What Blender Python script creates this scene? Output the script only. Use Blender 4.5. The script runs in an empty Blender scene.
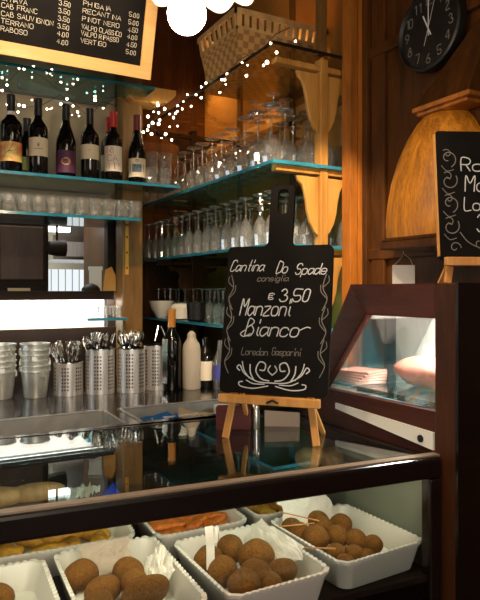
import bpy, bmesh, math, random
from mathutils import Vector, Matrix, noise
C = bpy.context.scene.collection
sc = bpy.context.scene
PI = math.pi
rnd = random.Random(7)

# ------------------------------------------------------------------ camera, world, lights, exposure
cam_d = bpy.data.cameras.new('camera'); cam = bpy.data.objects.new('camera', cam_d); C.objects.link(cam)
cam.location = (0, 0, 1.55); cam.rotation_euler = (PI/2, 0, -math.atan2(.4816, .8764))
cam_d.sensor_fit = 'HORIZONTAL'; cam_d.sensor_width = 36; cam_d.lens = 36*610/480; cam_d.shift_y = -10/480
cam_d.clip_start = .02
sc.camera = cam
w = bpy.data.worlds.new('world'); sc.world = w; w.use_nodes = True
w.node_tree.nodes['Background'].inputs[0].default_value = (.9, .65, .4, 1)
w.node_tree.nodes['Background'].inputs[1].default_value = .02
sc.view_settings.view_transform = 'Standard'; sc.view_settings.look = 'None'
sc.view_settings.gamma = 1; sc.view_settings.use_curve_mapping = False
sc.view_settings.exposure = .12
sc.cycles.max_bounces = 12; sc.cycles.transparent_max_bounces = 40
sc.cycles.transmission_bounces = 12
sc.cycles.sample_clamp_indirect = 6

def lamp(name, kind, loc, power, col, size=.05, target=None, spot=None, blend=.5, sy=None):
    l = bpy.data.lights.new(name, kind); l.energy = power; l.color = col
    if kind == 'AREA':
        l.size = size
        if sy: l.shape = 'RECTANGLE'; l.size_y = sy
    else: l.shadow_soft_size = size
    if kind == 'SPOT': l.spot_size = math.radians(spot); l.spot_blend = blend
    o = bpy.data.objects.new(name, l); C.objects.link(o); o.location = loc
    if target is not None:
        o.rotation_euler = (Vector(target)-Vector(loc)).to_track_quat('-Z', 'Y').to_euler()
    return o
WARM = (1, .70, .40); WARM2 = (1, .78, .54); COOL = (.95, 1, .97)
lamp('bar_downlight', 'SPOT', (.35, .75, 2.95), 60, WARM2, .05, (.75, 1.5, 1.3), 75, .8)
lamp('bottle_downlight', 'SPOT', (.30, 1.45, 2.95), 100, WARM2, .04, (.55, 2.55, 2.1), 60, .7)
lamp('glass_downlight', 'SPOT', (.75, 1.0, 2.75), 190, WARM2, .03, (1.33, 1.9, 1.66), 29, .5)
lamp('alcove_downlight', 'SPOT', (1.44, 3.20, 3.05), 60, WARM, .03, (1.60, 3.25, 2.1), 75, .8)
lamp('rack_downlight', 'SPOT', (1.30, 2.45, 3.05), 62, WARM, .03, (1.62, 2.5, 2.1), 75, .8)
lamp('tray_lamp', 'AREA', (.6, .55, 2.6), 3.4, WARM2, .5, (.6, 1.2, .95))
lamp('counter_fill_light', 'AREA', (.55, 1.118, 1.108), 1.2, (1, .84, .62), 1.0, (.60, 1.45, .93), sy=.02)  # fill added inside the counter to brighten bread and trays
lamp('kitchen_lamp', 'AREA', (.5, 3.6, 2.6), 26, COOL, .8, (.5, 3.7, 1.5))
lamp('front_fill_light', 'AREA', (-.2, -2.25, 1.7), 11, (1, .90, .76), 1.8, (.2, 2.0, 1.4), sy=1.3)  # fill added behind the camera, paired with the added front pane
lamp('left_fill_light', 'AREA', (-2.1, 2.35, 1.75), 3, (.8, .9, 1), 1.0, (1.0, 2.2, 1.4), sy=.8)  # cool fill added out of view, paired with the added left pane
lamp('room_fill', 'AREA', (-.3, -1.4, 3.0), 8, WARM2, 1.2, (.2, .8, 1.2))  # soft overhead fill added for the steel to reflect, no fitting here

# ------------------------------------------------------------------ mesh helpers
class MB:
    def __init__(s): s.v = []; s.f = []
    def add(s, vs, fs):
        b = len(s.v); s.v += [tuple(p) for p in vs]; s.f += [tuple(b+i for i in f) for f in fs]; return s
    def box(s, x0, x1, y0, y1, z0, z1):
        return s.add([(x0,y0,z0),(x1,y0,z0),(x1,y1,z0),(x0,y1,z0),(x0,y0,z1),(x1,y0,z1),(x1,y1,z1),(x0,y1,z1)],
                     [(0,3,2,1),(4,5,6,7),(0,1,5,4),(1,2,6,5),(2,3,7,6),(3,0,4,7)])
    def prism(s, pts, a0, a1, axis='y'):
        n = len(pts)
        def P(p, a): return {'x': (a, p[0], p[1]), 'y': (p[0], a, p[1]), 'z': (p[0], p[1], a)}[axis]
        vs = [P(p, a0) for p in pts]+[P(p, a1) for p in pts]
        return s.add(vs, [tuple(range(n)), tuple(range(2*n-1, n-1, -1))]+[(i, (i+1) % n, n+(i+1) % n, n+i) for i in range(n)])
    def lathe(s, prof, n=24, c=(0, 0, 0), a0=0, a1=2*PI):
        full = abs(a1-a0-2*PI) < 1e-6; m = n if full else n+1
        vs = []; fs = []
        for r, z in prof:
            for k in range(m):
                a = a0+(a1-a0)*k/n; vs.append((c[0]+r*math.cos(a), c[1]+r*math.sin(a), c[2]+z))
        for i in range(len(prof)-1):
            for k in range(n if full else n):
                k2 = (k+1) % m
                fs.append((i*m+k, i*m+k2, (i+1)*m+k2, (i+1)*m+k))
        if full:
            if prof[0][0] > 1e-5: fs.append(tuple(range(m-1, -1, -1)))
            if prof[-1][0] > 1e-5: fs.append(tuple((len(prof)-1)*m+k for k in range(m)))
        return s.add(vs, fs)
    def tube(s, pts, r, n=8, r1=None):
        pts = [Vector(p) for p in pts]; vs = []; fs = []; N = len(pts); up = None
        for i, p in enumerate(pts):
            t = (pts[min(i+1, N-1)]-pts[max(i-1, 0)]).normalized()
            if up is None:
                up = Vector((0, 0, 1)) if abs(t.z) < .9 else Vector((1, 0, 0))
            a = t.cross(up).normalized(); up = a.cross(t).normalized()
            rr = r if r1 is None else r+(r1-r)*i/(N-1)
            vs += [p+a*rr*math.cos(2*PI*k/n)+up*rr*math.sin(2*PI*k/n) for k in range(n)]
        for i in range(N-1):
            fs += [(i*n+k, i*n+(k+1) % n, (i+1)*n+(k+1) % n, (i+1)*n+k) for k in range(n)]
        fs += [tuple(range(n-1, -1, -1)), tuple((N-1)*n+k for k in range(n))]
        return s.add(vs, fs)
    def bar(s, p0, p1, wx, wy, side=(0, 1, 0)):
        p0, p1 = Vector(p0), Vector(p1); t = (p1-p0).normalized(); a = t.cross(Vector(side)).normalized(); b = a.cross(t)
        vs = [p+a*sx*wx/2+b*sy*wy/2 for p in (p0, p1) for sx, sy in ((-1,-1),(1,-1),(1,1),(-1,1))]
        return s.add(vs, [(0,3,2,1),(4,5,6,7),(0,1,5,4),(1,2,6,5),(2,3,7,6),(3,0,4,7)])
    def sphere(s, c, r, n=12, m=8, sq=(1, 1, 1)):
        prof = [(r*math.sin(PI*i/m), -r*math.cos(PI*i/m)) for i in range(m+1)]
        b = MB().lathe([(max(p, 1e-6), z) for p, z in prof], n)
        return s.add([(c[0]+x*sq[0], c[1]+y*sq[1], c[2]+z*sq[2]) for x, y, z in b.v], b.f)
    def xf(s, M):
        s.v = [tuple(M @ Vector(p)) for p in s.v]; return s
    def mesh(s, name, smooth=False):
        me = bpy.data.meshes.new(name); me.from_pydata(s.v, [], s.f)
        bm = bmesh.new(); bm.from_mesh(me)
        bmesh.ops.remove_doubles(bm, verts=bm.verts, dist=1e-6)
        bmesh.ops.recalc_face_normals(bm, faces=bm.faces); bm.to_mesh(me); bm.free()
        if smooth:
            for p in me.polygons: p.use_smooth = True
            try: me.set_sharp_from_angle(angle=math.radians(38))
            except Exception: pass
        return me

def part(name, mb, mat, parent=None, label=None, smooth=False, bevel=0, kind=None):
    o = bpy.data.objects.new(name, mb.mesh(name, smooth)); C.objects.link(o)
    o.data.materials.append(mat)
    if parent is not None: o.parent = parent
    if label: o['label'] = label
    if kind: o['kind'] = kind
    if bevel:
        b = o.modifiers.new('bevel', 'BEVEL'); b.width = bevel; b.segments = 2; b.limit_method = 'ANGLE'
    return o
def tag(o, label, cat, group=None):
    o['label'] = label; o['category'] = cat
    if group: o['group'] = group
    return o
def thing(name, label, cat, loc=(0, 0, 0), rz=0, group=None):
    o = bpy.data.objects.new(name, None); C.objects.link(o); o.location = loc; o.rotation_euler = (0, 0, rz)
    o.empty_display_size = .05
    return tag(o, label, cat, group)
def single(name, mb, mat, label, cat, loc=(0, 0, 0), rz=0, group=None, smooth=False, bevel=0):
    o = part(name, mb, mat, None, None, smooth, bevel); o.location = loc; o.rotation_euler = (0, 0, rz)
    return tag(o, label, cat, group)
def struct(name, mb, mat, bevel=0):
    o = part(name, mb, mat, None, None, False, bevel); o['kind'] = 'structure'; return o
def dup(root, loc, rz=0, label=None, group=None):
    r = root.copy(); C.objects.link(r); r.location = loc; r.rotation_euler = (0, 0, rz)
    if label: r['label'] = label
    if group: r['group'] = group
    for ch in list(root.children):
        c = ch.copy(); C.objects.link(c); c.parent = r
        for g in list(ch.children):
            d = g.copy(); C.objects.link(d); d.parent = c
    return r
ORD = ['first','second','third','fourth','fifth','sixth','seventh','eighth','ninth','tenth','eleventh','twelfth','thirteenth','fourteenth','fifteenth','sixteenth','seventeenth','eighteenth']

# ------------------------------------------------------------------ materials
def lin(c): return tuple((x/12.92 if x <= .04045 else ((x+.055)/1.055)**2.4) for x in c)
def rgb(r, g, b): return (*lin((r/255, g/255, b/255)), 1)
def base(name):
    m = bpy.data.materials.new(name); m.use_nodes = True; nt = m.node_tree
    return m, nt, nt.nodes['Principled BSDF']
def N(nt, t, **k):
    n = nt.nodes.new(t)
    for a, b in k.items(): setattr(n, a, b)
    return n
def plain(name, col, rough=.5, metal=0, noise_s=0, amt=.15, bump=0, spec=None, coat=0, aniso=None, sss=0, stretch=(1, 1, 1)):
    m, nt, p = base(name)
    p.inputs['Base Color'].default_value = col; p.inputs['Roughness'].default_value = rough; p.inputs['Metallic'].default_value = metal
    if spec is not None: p.inputs['Specular IOR Level'].default_value = spec
    if coat: p.inputs['Coat Weight'].default_value = coat; p.inputs['Coat Roughness'].default_value = .1
    if sss: p.inputs['Subsurface Weight'].default_value = sss; p.inputs['Subsurface Radius'].default_value = (.01, .006, .004)
    if noise_s:
        tc = N(nt, 'ShaderNodeTexCoord'); mp = N(nt, 'ShaderNodeMapping'); mp.inputs['Scale'].default_value = stretch
        nz = N(nt, 'ShaderNodeTexNoise'); nz.inputs['Scale'].default_value = noise_s; nz.inputs['Detail'].default_value = 5
        nt.links.new(tc.outputs['Object'], mp.inputs[0]); nt.links.new(mp.outputs[0], nz.inputs[0])
        rp = N(nt, 'ShaderNodeValToRGB')
        rp.color_ramp.elements[0].position = .3; rp.color_ramp.elements[1].position = .7
        rp.color_ramp.elements[0].color = (*[c*(1-amt) for c in col[:3]], 1); rp.color_ramp.elements[1].color = (*[min(1, c*(1+amt)) for c in col[:3]], 1)
        nt.links.new(nz.outputs[0], rp.inputs[0]); nt.links.new(rp.outputs[0], p.inputs['Base Color'])
        if bump:
            b = N(nt, 'ShaderNodeBump'); b.inputs['Strength'].default_value = bump; b.inputs['Distance'].default_value = .01
            nt.links.new(nz.outputs[0], b.inputs['Height']); nt.links.new(b.outputs[0], p.inputs['Normal'])
    return m
def wood(name, dark, light, axis='z', scale=14, rough=.4, coat=.15, rings=0):
    m, nt, p = base(name)
    tc = N(nt, 'ShaderNodeTexCoord'); mp = N(nt, 'ShaderNodeMapping')
    s = {'x': (.12, 1, 1), 'y': (1, .12, 1), 'z': (1, 1, .12)}[axis]; mp.inputs['Scale'].default_value = s
    nz = N(nt, 'ShaderNodeTexNoise'); nz.inputs['Scale'].default_value = scale; nz.inputs['Detail'].default_value = 7; nz.inputs['Distortion'].default_value = .8
    n2 = N(nt, 'ShaderNodeTexNoise'); n2.inputs['Scale'].default_value = scale*7; n2.inputs['Detail'].default_value = 3
    nt.links.new(tc.outputs['Object'], mp.inputs[0]); nt.links.new(mp.outputs[0], nz.inputs[0]); nt.links.new(mp.outputs[0], n2.inputs[0])
    mx = N(nt, 'ShaderNodeMix'); mx.inputs[0].default_value = .35
    nt.links.new(nz.outputs[0], mx.inputs[2]); nt.links.new(n2.outputs[0], mx.inputs[3])
    rp = N(nt, 'ShaderNodeValToRGB'); rp.color_ramp.elements[0].position = .32; rp.color_ramp.elements[1].position = .66
    rp.color_ramp.elements[0].color = dark; rp.color_ramp.elements[1].color = light
    nt.links.new(mx.outputs[0], rp.inputs[0]); nt.links.new(rp.outputs[0], p.inputs['Base Color'])
    b = N(nt, 'ShaderNodeBump'); b.inputs['Strength'].default_value = .12; b.inputs['Distance'].default_value = .004
    nt.links.new(mx.outputs[0], b.inputs['Height']); nt.links.new(b.outputs[0], p.inputs['Normal'])
    p.inputs['Roughness'].default_value = rough; p.inputs['Coat Weight'].default_value = coat; p.inputs['Coat Roughness'].default_value = .15
    return m
def pane(name, tint, f0=.04, power=5, rough=0, boost=1.0):
    # clear sheet: see-through, with reflections that strengthen towards grazing angles
    m = bpy.data.materials.new(name); m.use_nodes = True; nt = m.node_tree; nt.nodes.clear()
    out = N(nt, 'ShaderNodeOutputMaterial'); t = N(nt, 'ShaderNodeBsdfTransparent'); t.inputs[0].default_value = tint
    g = N(nt, 'ShaderNodeBsdfGlossy'); g.inputs['Roughness'].default_value = rough; g.inputs[0].default_value = (boost, boost, boost, 1)
    lw = N(nt, 'ShaderNodeLayerWeight'); lw.inputs[0].default_value = .5
    pw = N(nt, 'ShaderNodeMath', operation='POWER'); pw.inputs[1].default_value = power; nt.links.new(lw.outputs['Facing'], pw.inputs[0])
    ma = N(nt, 'ShaderNodeMath', operation='MULTIPLY_ADD'); ma.inputs[1].default_value = 1-f0; ma.inputs[2].default_value = f0; nt.links.new(pw.outputs[0], ma.inputs[0])
    mx = N(nt, 'ShaderNodeMixShader')
    nt.links.new(ma.outputs[0], mx.inputs[0]); nt.links.new(t.outputs[0], mx.inputs[1]); nt.links.new(g.outputs[0], mx.inputs[2])
    nt.links.new(mx.outputs[0], out.inputs[0]); return m
def glow(name, col, strength):
    m = bpy.data.materials.new(name); m.use_nodes = True; nt = m.node_tree; nt.nodes.clear()
    out = N(nt, 'ShaderNodeOutputMaterial'); e = N(nt, 'ShaderNodeEmission'); e.inputs[0].default_value = col; e.inputs[1].default_value = strength
    nt.links.new(e.outputs[0], out.inputs[0]); return m

M = dict(
 panel=wood('dark walnut panelling', rgb(44, 25, 9), rgb(90, 52, 17), 'z', 12, .45, .05),
 post=wood('orange stained post', rgb(120, 68, 18), rgb(182, 110, 38), 'z', 16, .42, .1),
 oak=wood('honey oak', rgb(132, 74, 10), rgb(228, 150, 40), 'z', 34, .5, .0),
 ochre=wood('ochre pine', rgb(150, 102, 38), rgb(200, 148, 74), 'z', 9, .5, .1),
 pillar=wood('weathered pillar wood', rgb(92, 64, 24), rgb(136, 98, 42), 'z', 14, .5, .1),
 mahog=wood('mahogany', rgb(50, 22, 14), rgb(78, 38, 26), 'y', 16, .5, .0),
 mahog_z=wood('mahogany upright', rgb(48, 24, 10), rgb(76, 42, 18), 'z', 16, .5, .0),
 rim=wood('dark lacquered rim', rgb(14, 9, 7), rgb(28, 17, 12), 'x', 16, .25, .3),
 frame=wood('pale pine frame', rgb(206, 156, 92), rgb(226, 182, 118), 'x', 14, .5, .1),
 easel=wood('beech easel', rgb(190, 126, 58), rgb(218, 158, 86), 'z', 18, .45, .1),
 dark=plain('dark brown', rgb(30, 19, 12), .6, 0, 8, .3, spec=.2),
 black=plain('black', rgb(14, 12, 11), .45),
 slate=plain('chalkboard black', rgb(20, 18, 17), .85, 0, 6, .35, spec=.1),
 chalk=plain('chalk', rgb(200, 202, 206), .9),
 chalk_soft=plain('soft chalk', rgb(188, 180, 164), .9),
 chalkdim=plain('smudged chalk', rgb(120, 115, 110), .9),
 plaster=plain('taupe plaster', rgb(188, 170, 142), .8, 0, 5, .15, .1),
 ceil=plain('brown ceiling', rgb(72, 42, 24), .7, 0, 4, .2),
 floor=plain('terracotta tiles', rgb(92, 58, 40), .5, 0, 6, .2),
 cream=plain('cream paint', rgb(220, 205, 180), .6),
 white=plain('white laminate', rgb(236, 234, 226), .4),
 steel=plain('brushed steel', (.56, .55, .52, 1), .28, 1, 30, .15, .02, stretch=(.05, 1, 1)),
 basin=plain('satin steel basin', (.5, .5, .48, 1), .45, .7, 20, .15),
 steelv=plain('steel', (.74, .70, .66, 1), .38, .85, 40, .12, .02, stretch=(1, 1, .05)),
 worktop=plain('worn steel worktop', (.15, .145, .135, 1), .18, 1, 14, .25, .03),
 cutlery=plain('polished steel', (.72, .70, .66, 1), .15, 1),
 galv=plain('galvanised bucket', (.74, .77, .73, 1), .40, .75, 20, .15),
 shelf=pane('shelf glass', (.36, .72, .78, 1), .06, 4),
 edge=plain('teal glass edge', rgb(44, 118, 140), .15, 0, 12, .3),
 top=pane('counter glass', (.76, .87, .87, 1), .03, 3.8),
 clear=pane('clear glass', (.95, .97, .96, 1), .025, 5),
 caseglass=pane('case glass', (.93, .95, .95, 1), .13, 3),
 goblet=pane('drinking glass', (.95, .95, .94, 1), .09, 2.2, .02),
 bottle=plain('dark bottle glass', rgb(12, 10, 8), .07, 0, spec=.8),
 foil_black=plain('black foil', rgb(22, 20, 22), .35),
 foil_red=plain('red foil', rgb(190, 36, 26), .35),
 foil_dred=plain('deep red foil', rgb(104, 22, 18), .35),
 foil_gold=plain('amber foil', rgb(196, 128, 44), .35),
 lab_cream=plain('cream label', rgb(226, 210, 180), .7),
 lab_white=plain('white label', rgb(230, 218, 200), .7),
 lab_purple=plain('purple label', rgb(76, 34, 66), .6),
 lab_green=plain('green label', rgb(150, 160, 84), .6),
 gold=plain('gold print', rgb(206, 156, 66), .4, .4),
 ink=plain('ink', rgb(52, 40, 36), .8), pink=plain('rose print', rgb(186, 104, 98), .8),
 bluegrey=plain('blue grey print', rgb(104, 124, 140), .8, 0, 60, .4),
 croq=plain('fried crumb', rgb(114, 72, 14), .95, 0, 220, .35, .25),
 ceramic=plain('white ceramic', rgb(226, 220, 208), .25, coat=.4),
 paper=plain('crumpled paper', rgb(232, 226, 214), .8, 0, 40, .06, .3),
 fry_orange=plain('orange fritter', rgb(206, 112, 34), .5, 0, 60, .4, .5),
 fry_yellow=plain('golden batter', rgb(196, 142, 42), .6, 0, 60, .35, .5),
 bread=plain('bread crust', rgb(222, 166, 112), .7, 0, 40, .3, .4),
 ham=plain('cooked ham', rgb(206, 136, 116), .5, 0, 20, .25),
 blue=plain('blue cloth', rgb(30, 104, 176), .7), blue_b=plain('blue plastic', rgb(40, 70, 200), .5),
 kraft=plain('kraft card', rgb(206, 182, 142), .8),
 plastic=plain('white plastic', rgb(214, 200, 178), .5),
 orange=plain('orange card', rgb(206, 140, 60), .7),
 wire=plain('dark wire', rgb(30, 40, 24), .6), wire_w=plain('pale wire', rgb(190, 176, 150), .6),
 wick=plain('chip wood weave', rgb(206, 164, 104), .7, 0, 18, .3, .4),
 bulb=glow('warm bulb', (1, .86, .66, 1), 40), fairy=glow('fairy bulb', (1, .84, .58, 1), 22),
 tube=glow('fluorescent tube', (1, .98, .92, 1), 5), screen=glow('lit pane', (.9, .97, 1, 1), .9),
 ochre_wall=plain('ochre wall', rgb(186, 134, 58), .7, 0, 4, .2),
)
def translucent():
    m = bpy.data.materials.new('opal glass'); m.use_nodes = True; nt = m.node_tree; nt.nodes.clear()
    out = N(nt, 'ShaderNodeOutputMaterial'); a = N(nt, 'ShaderNodeBsdfTranslucent'); b = N(nt, 'ShaderNodeBsdfDiffuse'); mx = N(nt, 'ShaderNodeMixShader')
    a.inputs[0].default_value = (.95, .88, .78, 1); b.inputs[0].default_value = (.9, .86, .8, 1); mx.inputs[0].default_value = .45
    nt.links.new(b.outputs[0], mx.inputs[1]); nt.links.new(a.outputs[0], mx.inputs[2]); nt.links.new(mx.outputs[0], out.inputs[0]); return m
def drinking_glass():
    m = M['goblet']; nt = m.node_tree; out = [n for n in nt.nodes if n.type == 'OUTPUT_MATERIAL'][0]
    src = out.inputs[0].links[0].from_socket; df = N(nt, 'ShaderNodeBsdfDiffuse'); df.inputs[0].default_value = (.9, .9, .88, 1)
    mx = N(nt, 'ShaderNodeMixShader'); mx.inputs[0].default_value = .045       # pale diffuse mixed in so the glasses look more brightly lit
    nt.links.new(src, mx.inputs[1]); nt.links.new(df.outputs[0], mx.inputs[2]); nt.links.new(mx.outputs[0], out.inputs[0])
drinking_glass()
for k_ in ('mahog', 'mahog_z', 'panel', 'rim'): M[k_].node_tree.nodes['Principled BSDF'].inputs['Specular IOR Level'].default_value = .2 if k_ != 'rim' else .5
M['opal'] = translucent()
M['parchment'] = plain('parchment paper', rgb(186, 168, 150), .8, 0, 30, .1, .2)

# ------------------------------------------------------------------ writing: single-stroke letters
G = {'A':"00-26-40 12-32",'B':"00-06-26-35-24-03 24-42-30-00",'C':"45-36-16-05-01-10-30-41",'D':"00-06-26-45-41-20-00",
 'E':"46-06-00-40 03-33",'F':"46-06-00 03-33",'G':"45-36-16-05-01-10-30-41-43-23",'H':"00-06 40-46 03-43",'I':"20-26",'L':"06-00-40",
 'M':"00-06-23-46-40",'N':"00-06-40-46",'O':"16-05-01-10-30-41-45-36-16",'P':"00-06-36-45-44-33-03",'R':"00-06-36-45-44-33-03 23-40",
 'S':"45-36-16-05-04-13-33-42-41-30-10-01",'T':"06-46 26-20",'U':"06-01-10-30-41-46",'V':"06-20-46",
 '0':"16-05-01-10-20-31-35-26-16",'1':"15-26-20",'2':"05-16-26-35-34-00-40",'3':"05-16-26-35-34-23-33-42-41-30-10-01",'4':"30-36-02-42",'5':"46-06-03-33-42-41-30-10-01",
 '6':"36-14-02-01-10-30-41-42-33-13-02",'7':"06-46-20",'8':"26-15-14-33-42-41-30-10-01-02-13-34-35-26",'9':"10-32-44-45-36-16-05-04-13-33-44",
 '.':"10-11",',':"11-1a",'-':"13-33",'e':"02-42-43-34-14-03-01-10-30-41",'a':"43-34-14-03-01-10-20-42 44-41-50",'c':"43-34-14-03-01-10-30-41",
 'd':"43-34-14-03-01-10-20-42 46-41-50",'f':"46-36-25-20-1a 14-34",'g':"43-34-14-03-01-10-20-42 44-4a-3b-1b-0a",'i':"14-11-20 15-16",'l':"16-11-20",
 'm':"04-00 03-14-23-20 23-34-43-40",'n':"04-00 03-14-34-43-40",'o':"14-03-01-10-30-41-43-34-14",'p':"04-0b 03-14-34-43-41-30-10-01",
 'r':"04-00 02-14-34",'s':"43-34-14-03-12-32-41-30-10-01",'t':"26-21-30 14-34",'z':"04-44-00-40",'€':"45-36-16-05-01-10-30-41 04-34 02-32"}
WID = {'I':2.6,'i':2.6,'l':2.6,'.':2,',':2,'1':3,'t':4,' ':3.2,'r':4.4}
YM = {'a':-1.,'b':-2.}
def smooth(pts, k=4):
    if len(pts) < 3: return pts
    out = []
    cl = pts[0] == pts[-1]
    for i in range(len(pts)-1):
        p0 = pts[i-1] if i > 0 else (pts[-2] if cl else pts[0]); p1 = pts[i]; p2 = pts[i+1]
        p3 = pts[i+2] if i+2 < len(pts) else (pts[1] if cl else pts[-1])
        for j in range(k):
            t = j/k
            out.append(tuple(.5*((2*p1[c])+(-p0[c]+p2[c])*t+(2*p0[c]-5*p1[c]+4*p2[c]-p3[c])*t*t+(-p0[c]+3*p1[c]-3*p2[c]+p3[c])*t**3) for c in (0, 1)))
    out.append(pts[-1]); return out
def ribbon(mb, pts, wd, fn):
    n = len(pts); L = []; R = []
    for i in range(n):
        a = pts[max(i-1, 0)]; b = pts[min(i+1, n-1)]; dx, dy = b[0]-a[0], b[1]-a[1]; l = math.hypot(dx, dy) or 1
        nx, ny = -dy/l*wd/2, dx/l*wd/2; x, y = pts[i]
        if i in (0, n-1):
            e = (-1 if i == 0 else 1)*wd*.3; x += dx/l*e; y += dy/l*e
        L.append(fn(x+nx, y+ny)); R.append(fn(x-nx, y-ny))
    mb.add(L+R, [(i, n+i, n+i+1, i+1) for i in range(n-1)])
def write(mb, text, x, y, h, wd, fn, slant=0, sp=5.2, width=None, curvy=False, jit=0, rise=0):
    tot = sum(WID.get(c, sp) for c in text)
    sx = (width/tot) if width else h/6
    cx = 0; r = random.Random(text)
    for c in text:
        if c != ' ':
            jy = r.uniform(-jit, jit)*h
            for st in G[c].split():
                pts = []
                for t in st.split('-'):
                    py = YM.get(t[1]);  py = float(t[1]) if py is None else py
                    if curvy and c.islower(): py = py*.78 if py <= 4 else 3.12+(py-4)*1.45
                    X = cx+float(t[0]); Y = py*h/6+jy
                    pts.append((x+X*sx+Y*slant, y+Y+rise*X*sx))
                ribbon(mb, smooth(pts) if curvy else pts, wd, fn)
        cx += WID.get(c, sp)
    return mb
def curve(mb, pts, wd, fn, k=6): ribbon(mb, smooth(pts, k), wd, fn)
def spiral(cx, cy, r, a0, turns, sgn=1, n=14):
    return [(cx+r*(1-.75*i/n)*math.cos(a0+sgn*turns*2*PI*i/n), cy+r*(1-.75*i/n)*math.sin(a0+sgn*turns*2*PI*i/n)) for i in range(n+1)]

# ------------------------------------------------------------------ the room
struct('floor', MB().box(-2.2, 2.4, -2.4, 5.0, -.1, 0), M['floor'])
struct('ceiling', MB().box(-2.2, 2.4, -2.4, 5.0, 3.1, 3.2), M['ceil'])
struct('wall_left', MB().box(-2.3, -2.2, -2.4, 5.0, 0, 3.1), M['plaster'])
struct('wall_front', MB().box(-2.2, 2.4, -2.5, -2.4, 0, 3.1), M['ceil'])
struct('wall_kitchen', MB().box(-2.2, 2.4, 4.9, 5.0, 0, 3.1), M['cream'])
# right wall: ochre behind the glass rack, dark panelling nearer
struct('wall_right', MB().box(1.64, 1.70, 1.825, 3.5, 0, 3.1), M['ochre_wall'])
wp = MB().box(1.52, 1.70, -2.4, 1.822, 0, 3.1)
struct('wall_panelled', wp, M['panel'])
tr = MB(); tr.box(1.5, 1.519, -.4, 1.75, 2.40, 2.44); tr.box(1.5, 1.519, -.4, 1.75, 1.66, 1.70)
for y in (1.70, 1.12, .55): tr.box(1.503, 1.519, y-.035, y+.035, 1.0, 3.09)
struct('trim_1', tr, M['panel'], .004)
struct('trim_2', MB().box(1.437, 1.470, 1.772, 1.822, 0, 3.1).box(1.474, 1.519, 1.769, 1.822, 0, 3.1).box(1.47, 1.474, 1.782, 1.822, 0, 3.1), M['post'], .006)          # orange post
struct('trim_3', MB().box(1.49, 1.519, 1.745, 1.775, 0, 3.1), M['panel'], .004)
struct('wall_alcove', MB().box(.97, 1.64, 3.44, 3.5, 0, 3.1), M['panel'])
struct('wall_partition', MB().box(.90, .962, 2.79, 3.5, 0, 3.1), M['panel'])
def added_window(name, x0, x1, y0, y1, z0, z1, col, st, ax):
    o = struct(name, MB().box(x0, x1, y0, y1, z0, z1), glow(name+' daylight', col, st))
    f = MB(); t = .04
    if ax == 'y':
        for x in (x0, (x0+x1)/2-t/2, x1-t): f.box(x, x+t, y1, y1+.03, z0, z1)
        for z in (z0, (z0+z1)/2, z1-t): f.box(x0, x1, y1, y1+.03, z, z+t)
    else:
        for y in (y0, (y0+y1)/2-t/2, y1-t): f.box(x1, x1+.03, y, y+t, z0, z1)
        for z in (z0, (z0+z1)/2, z1-t): f.box(x1, x1+.03, y0, y1, z, z+t)
    part('window_frame', f, M['dark'], o); return o
added_window('added_window_3', -1.2, .8, -2.399, -2.39, .9, 2.4, (1, .95, .88, 1), 2.2, 'y')  # glowing pane added behind the camera to light the steel
added_window('added_window_4', -2.199, -2.19, 1.75, 2.85, 1.25, 2.25, (.78, .9, 1, 1), 2.2, 'x')  # unseen glowing pane added for bluish reflections in the glass
# window-like leaded light in the alcove
lw = MB(); 
for i in range(2):
    for j in range(3): lw.box(1.425+i*.046, 1.466+i*.046, 3.425, 3.432, 1.80+j*.07, 1.862+j*.07)
o = struct('window_1', lw, plain('rosy textured glass', rgb(232, 186, 160), .3, 0, 60, .5, .6))
fr = MB().box(1.415, 1.522, 3.432, 3.439, 1.79, 2.02); part('window_frame', fr, M['black'], o)
# wall with the pass to the kitchen
wb = MB(); wb.box(-2.2, .90, 2.9, 2.96, 1.88, 3.1); wb.box(-2.2, .90, 2.9, 2.96, 0, 1.37)
struct('wall_back', wb, M['plaster'])
struct('trim_4', MB().box(-2.2, .9, 2.885, 2.899, 1.0, 1.372), M['dark'])                 # dark dado below the pass
struct('trim_5', MB().box(-2.2, .862, 2.80, 2.97, 1.530, 1.545).box(-2.2, .862, 2.80, 2.81, 1.505, 1.53), M['dark'])   # pass ledge
struct('trim_6', MB().box(-2.2, .860, 2.955, 2.965, 1.372, 1.53), M['white'])              # white back panel under the pass
struct('trim_7', MB().box(.862, .899, 2.9, 2.96, 1.37, 1.88), M['dark'])
tl = thing('tube_light', 'fluorescent tube under the kitchen pass ledge', 'lamp', (.2, 2.835, 1.518))
part('tube', MB().tube([(-1.6, 0, 0), (.62, 0, 0)], .008, 10), M['tube'], tl)
lamp('pass_tube_light', 'AREA', (.1, 2.838, 1.505), 10, (1, .97, .9), 1.6, (.1, 2.955, 1.40), sy=.03)
struct('trim_8', MB().prism([(.445, 2.461), (.686, 2.416), (.70, 2.455), (.445, 2.502)], 2.87, 2.899, 'y'), M['white'])

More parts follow.
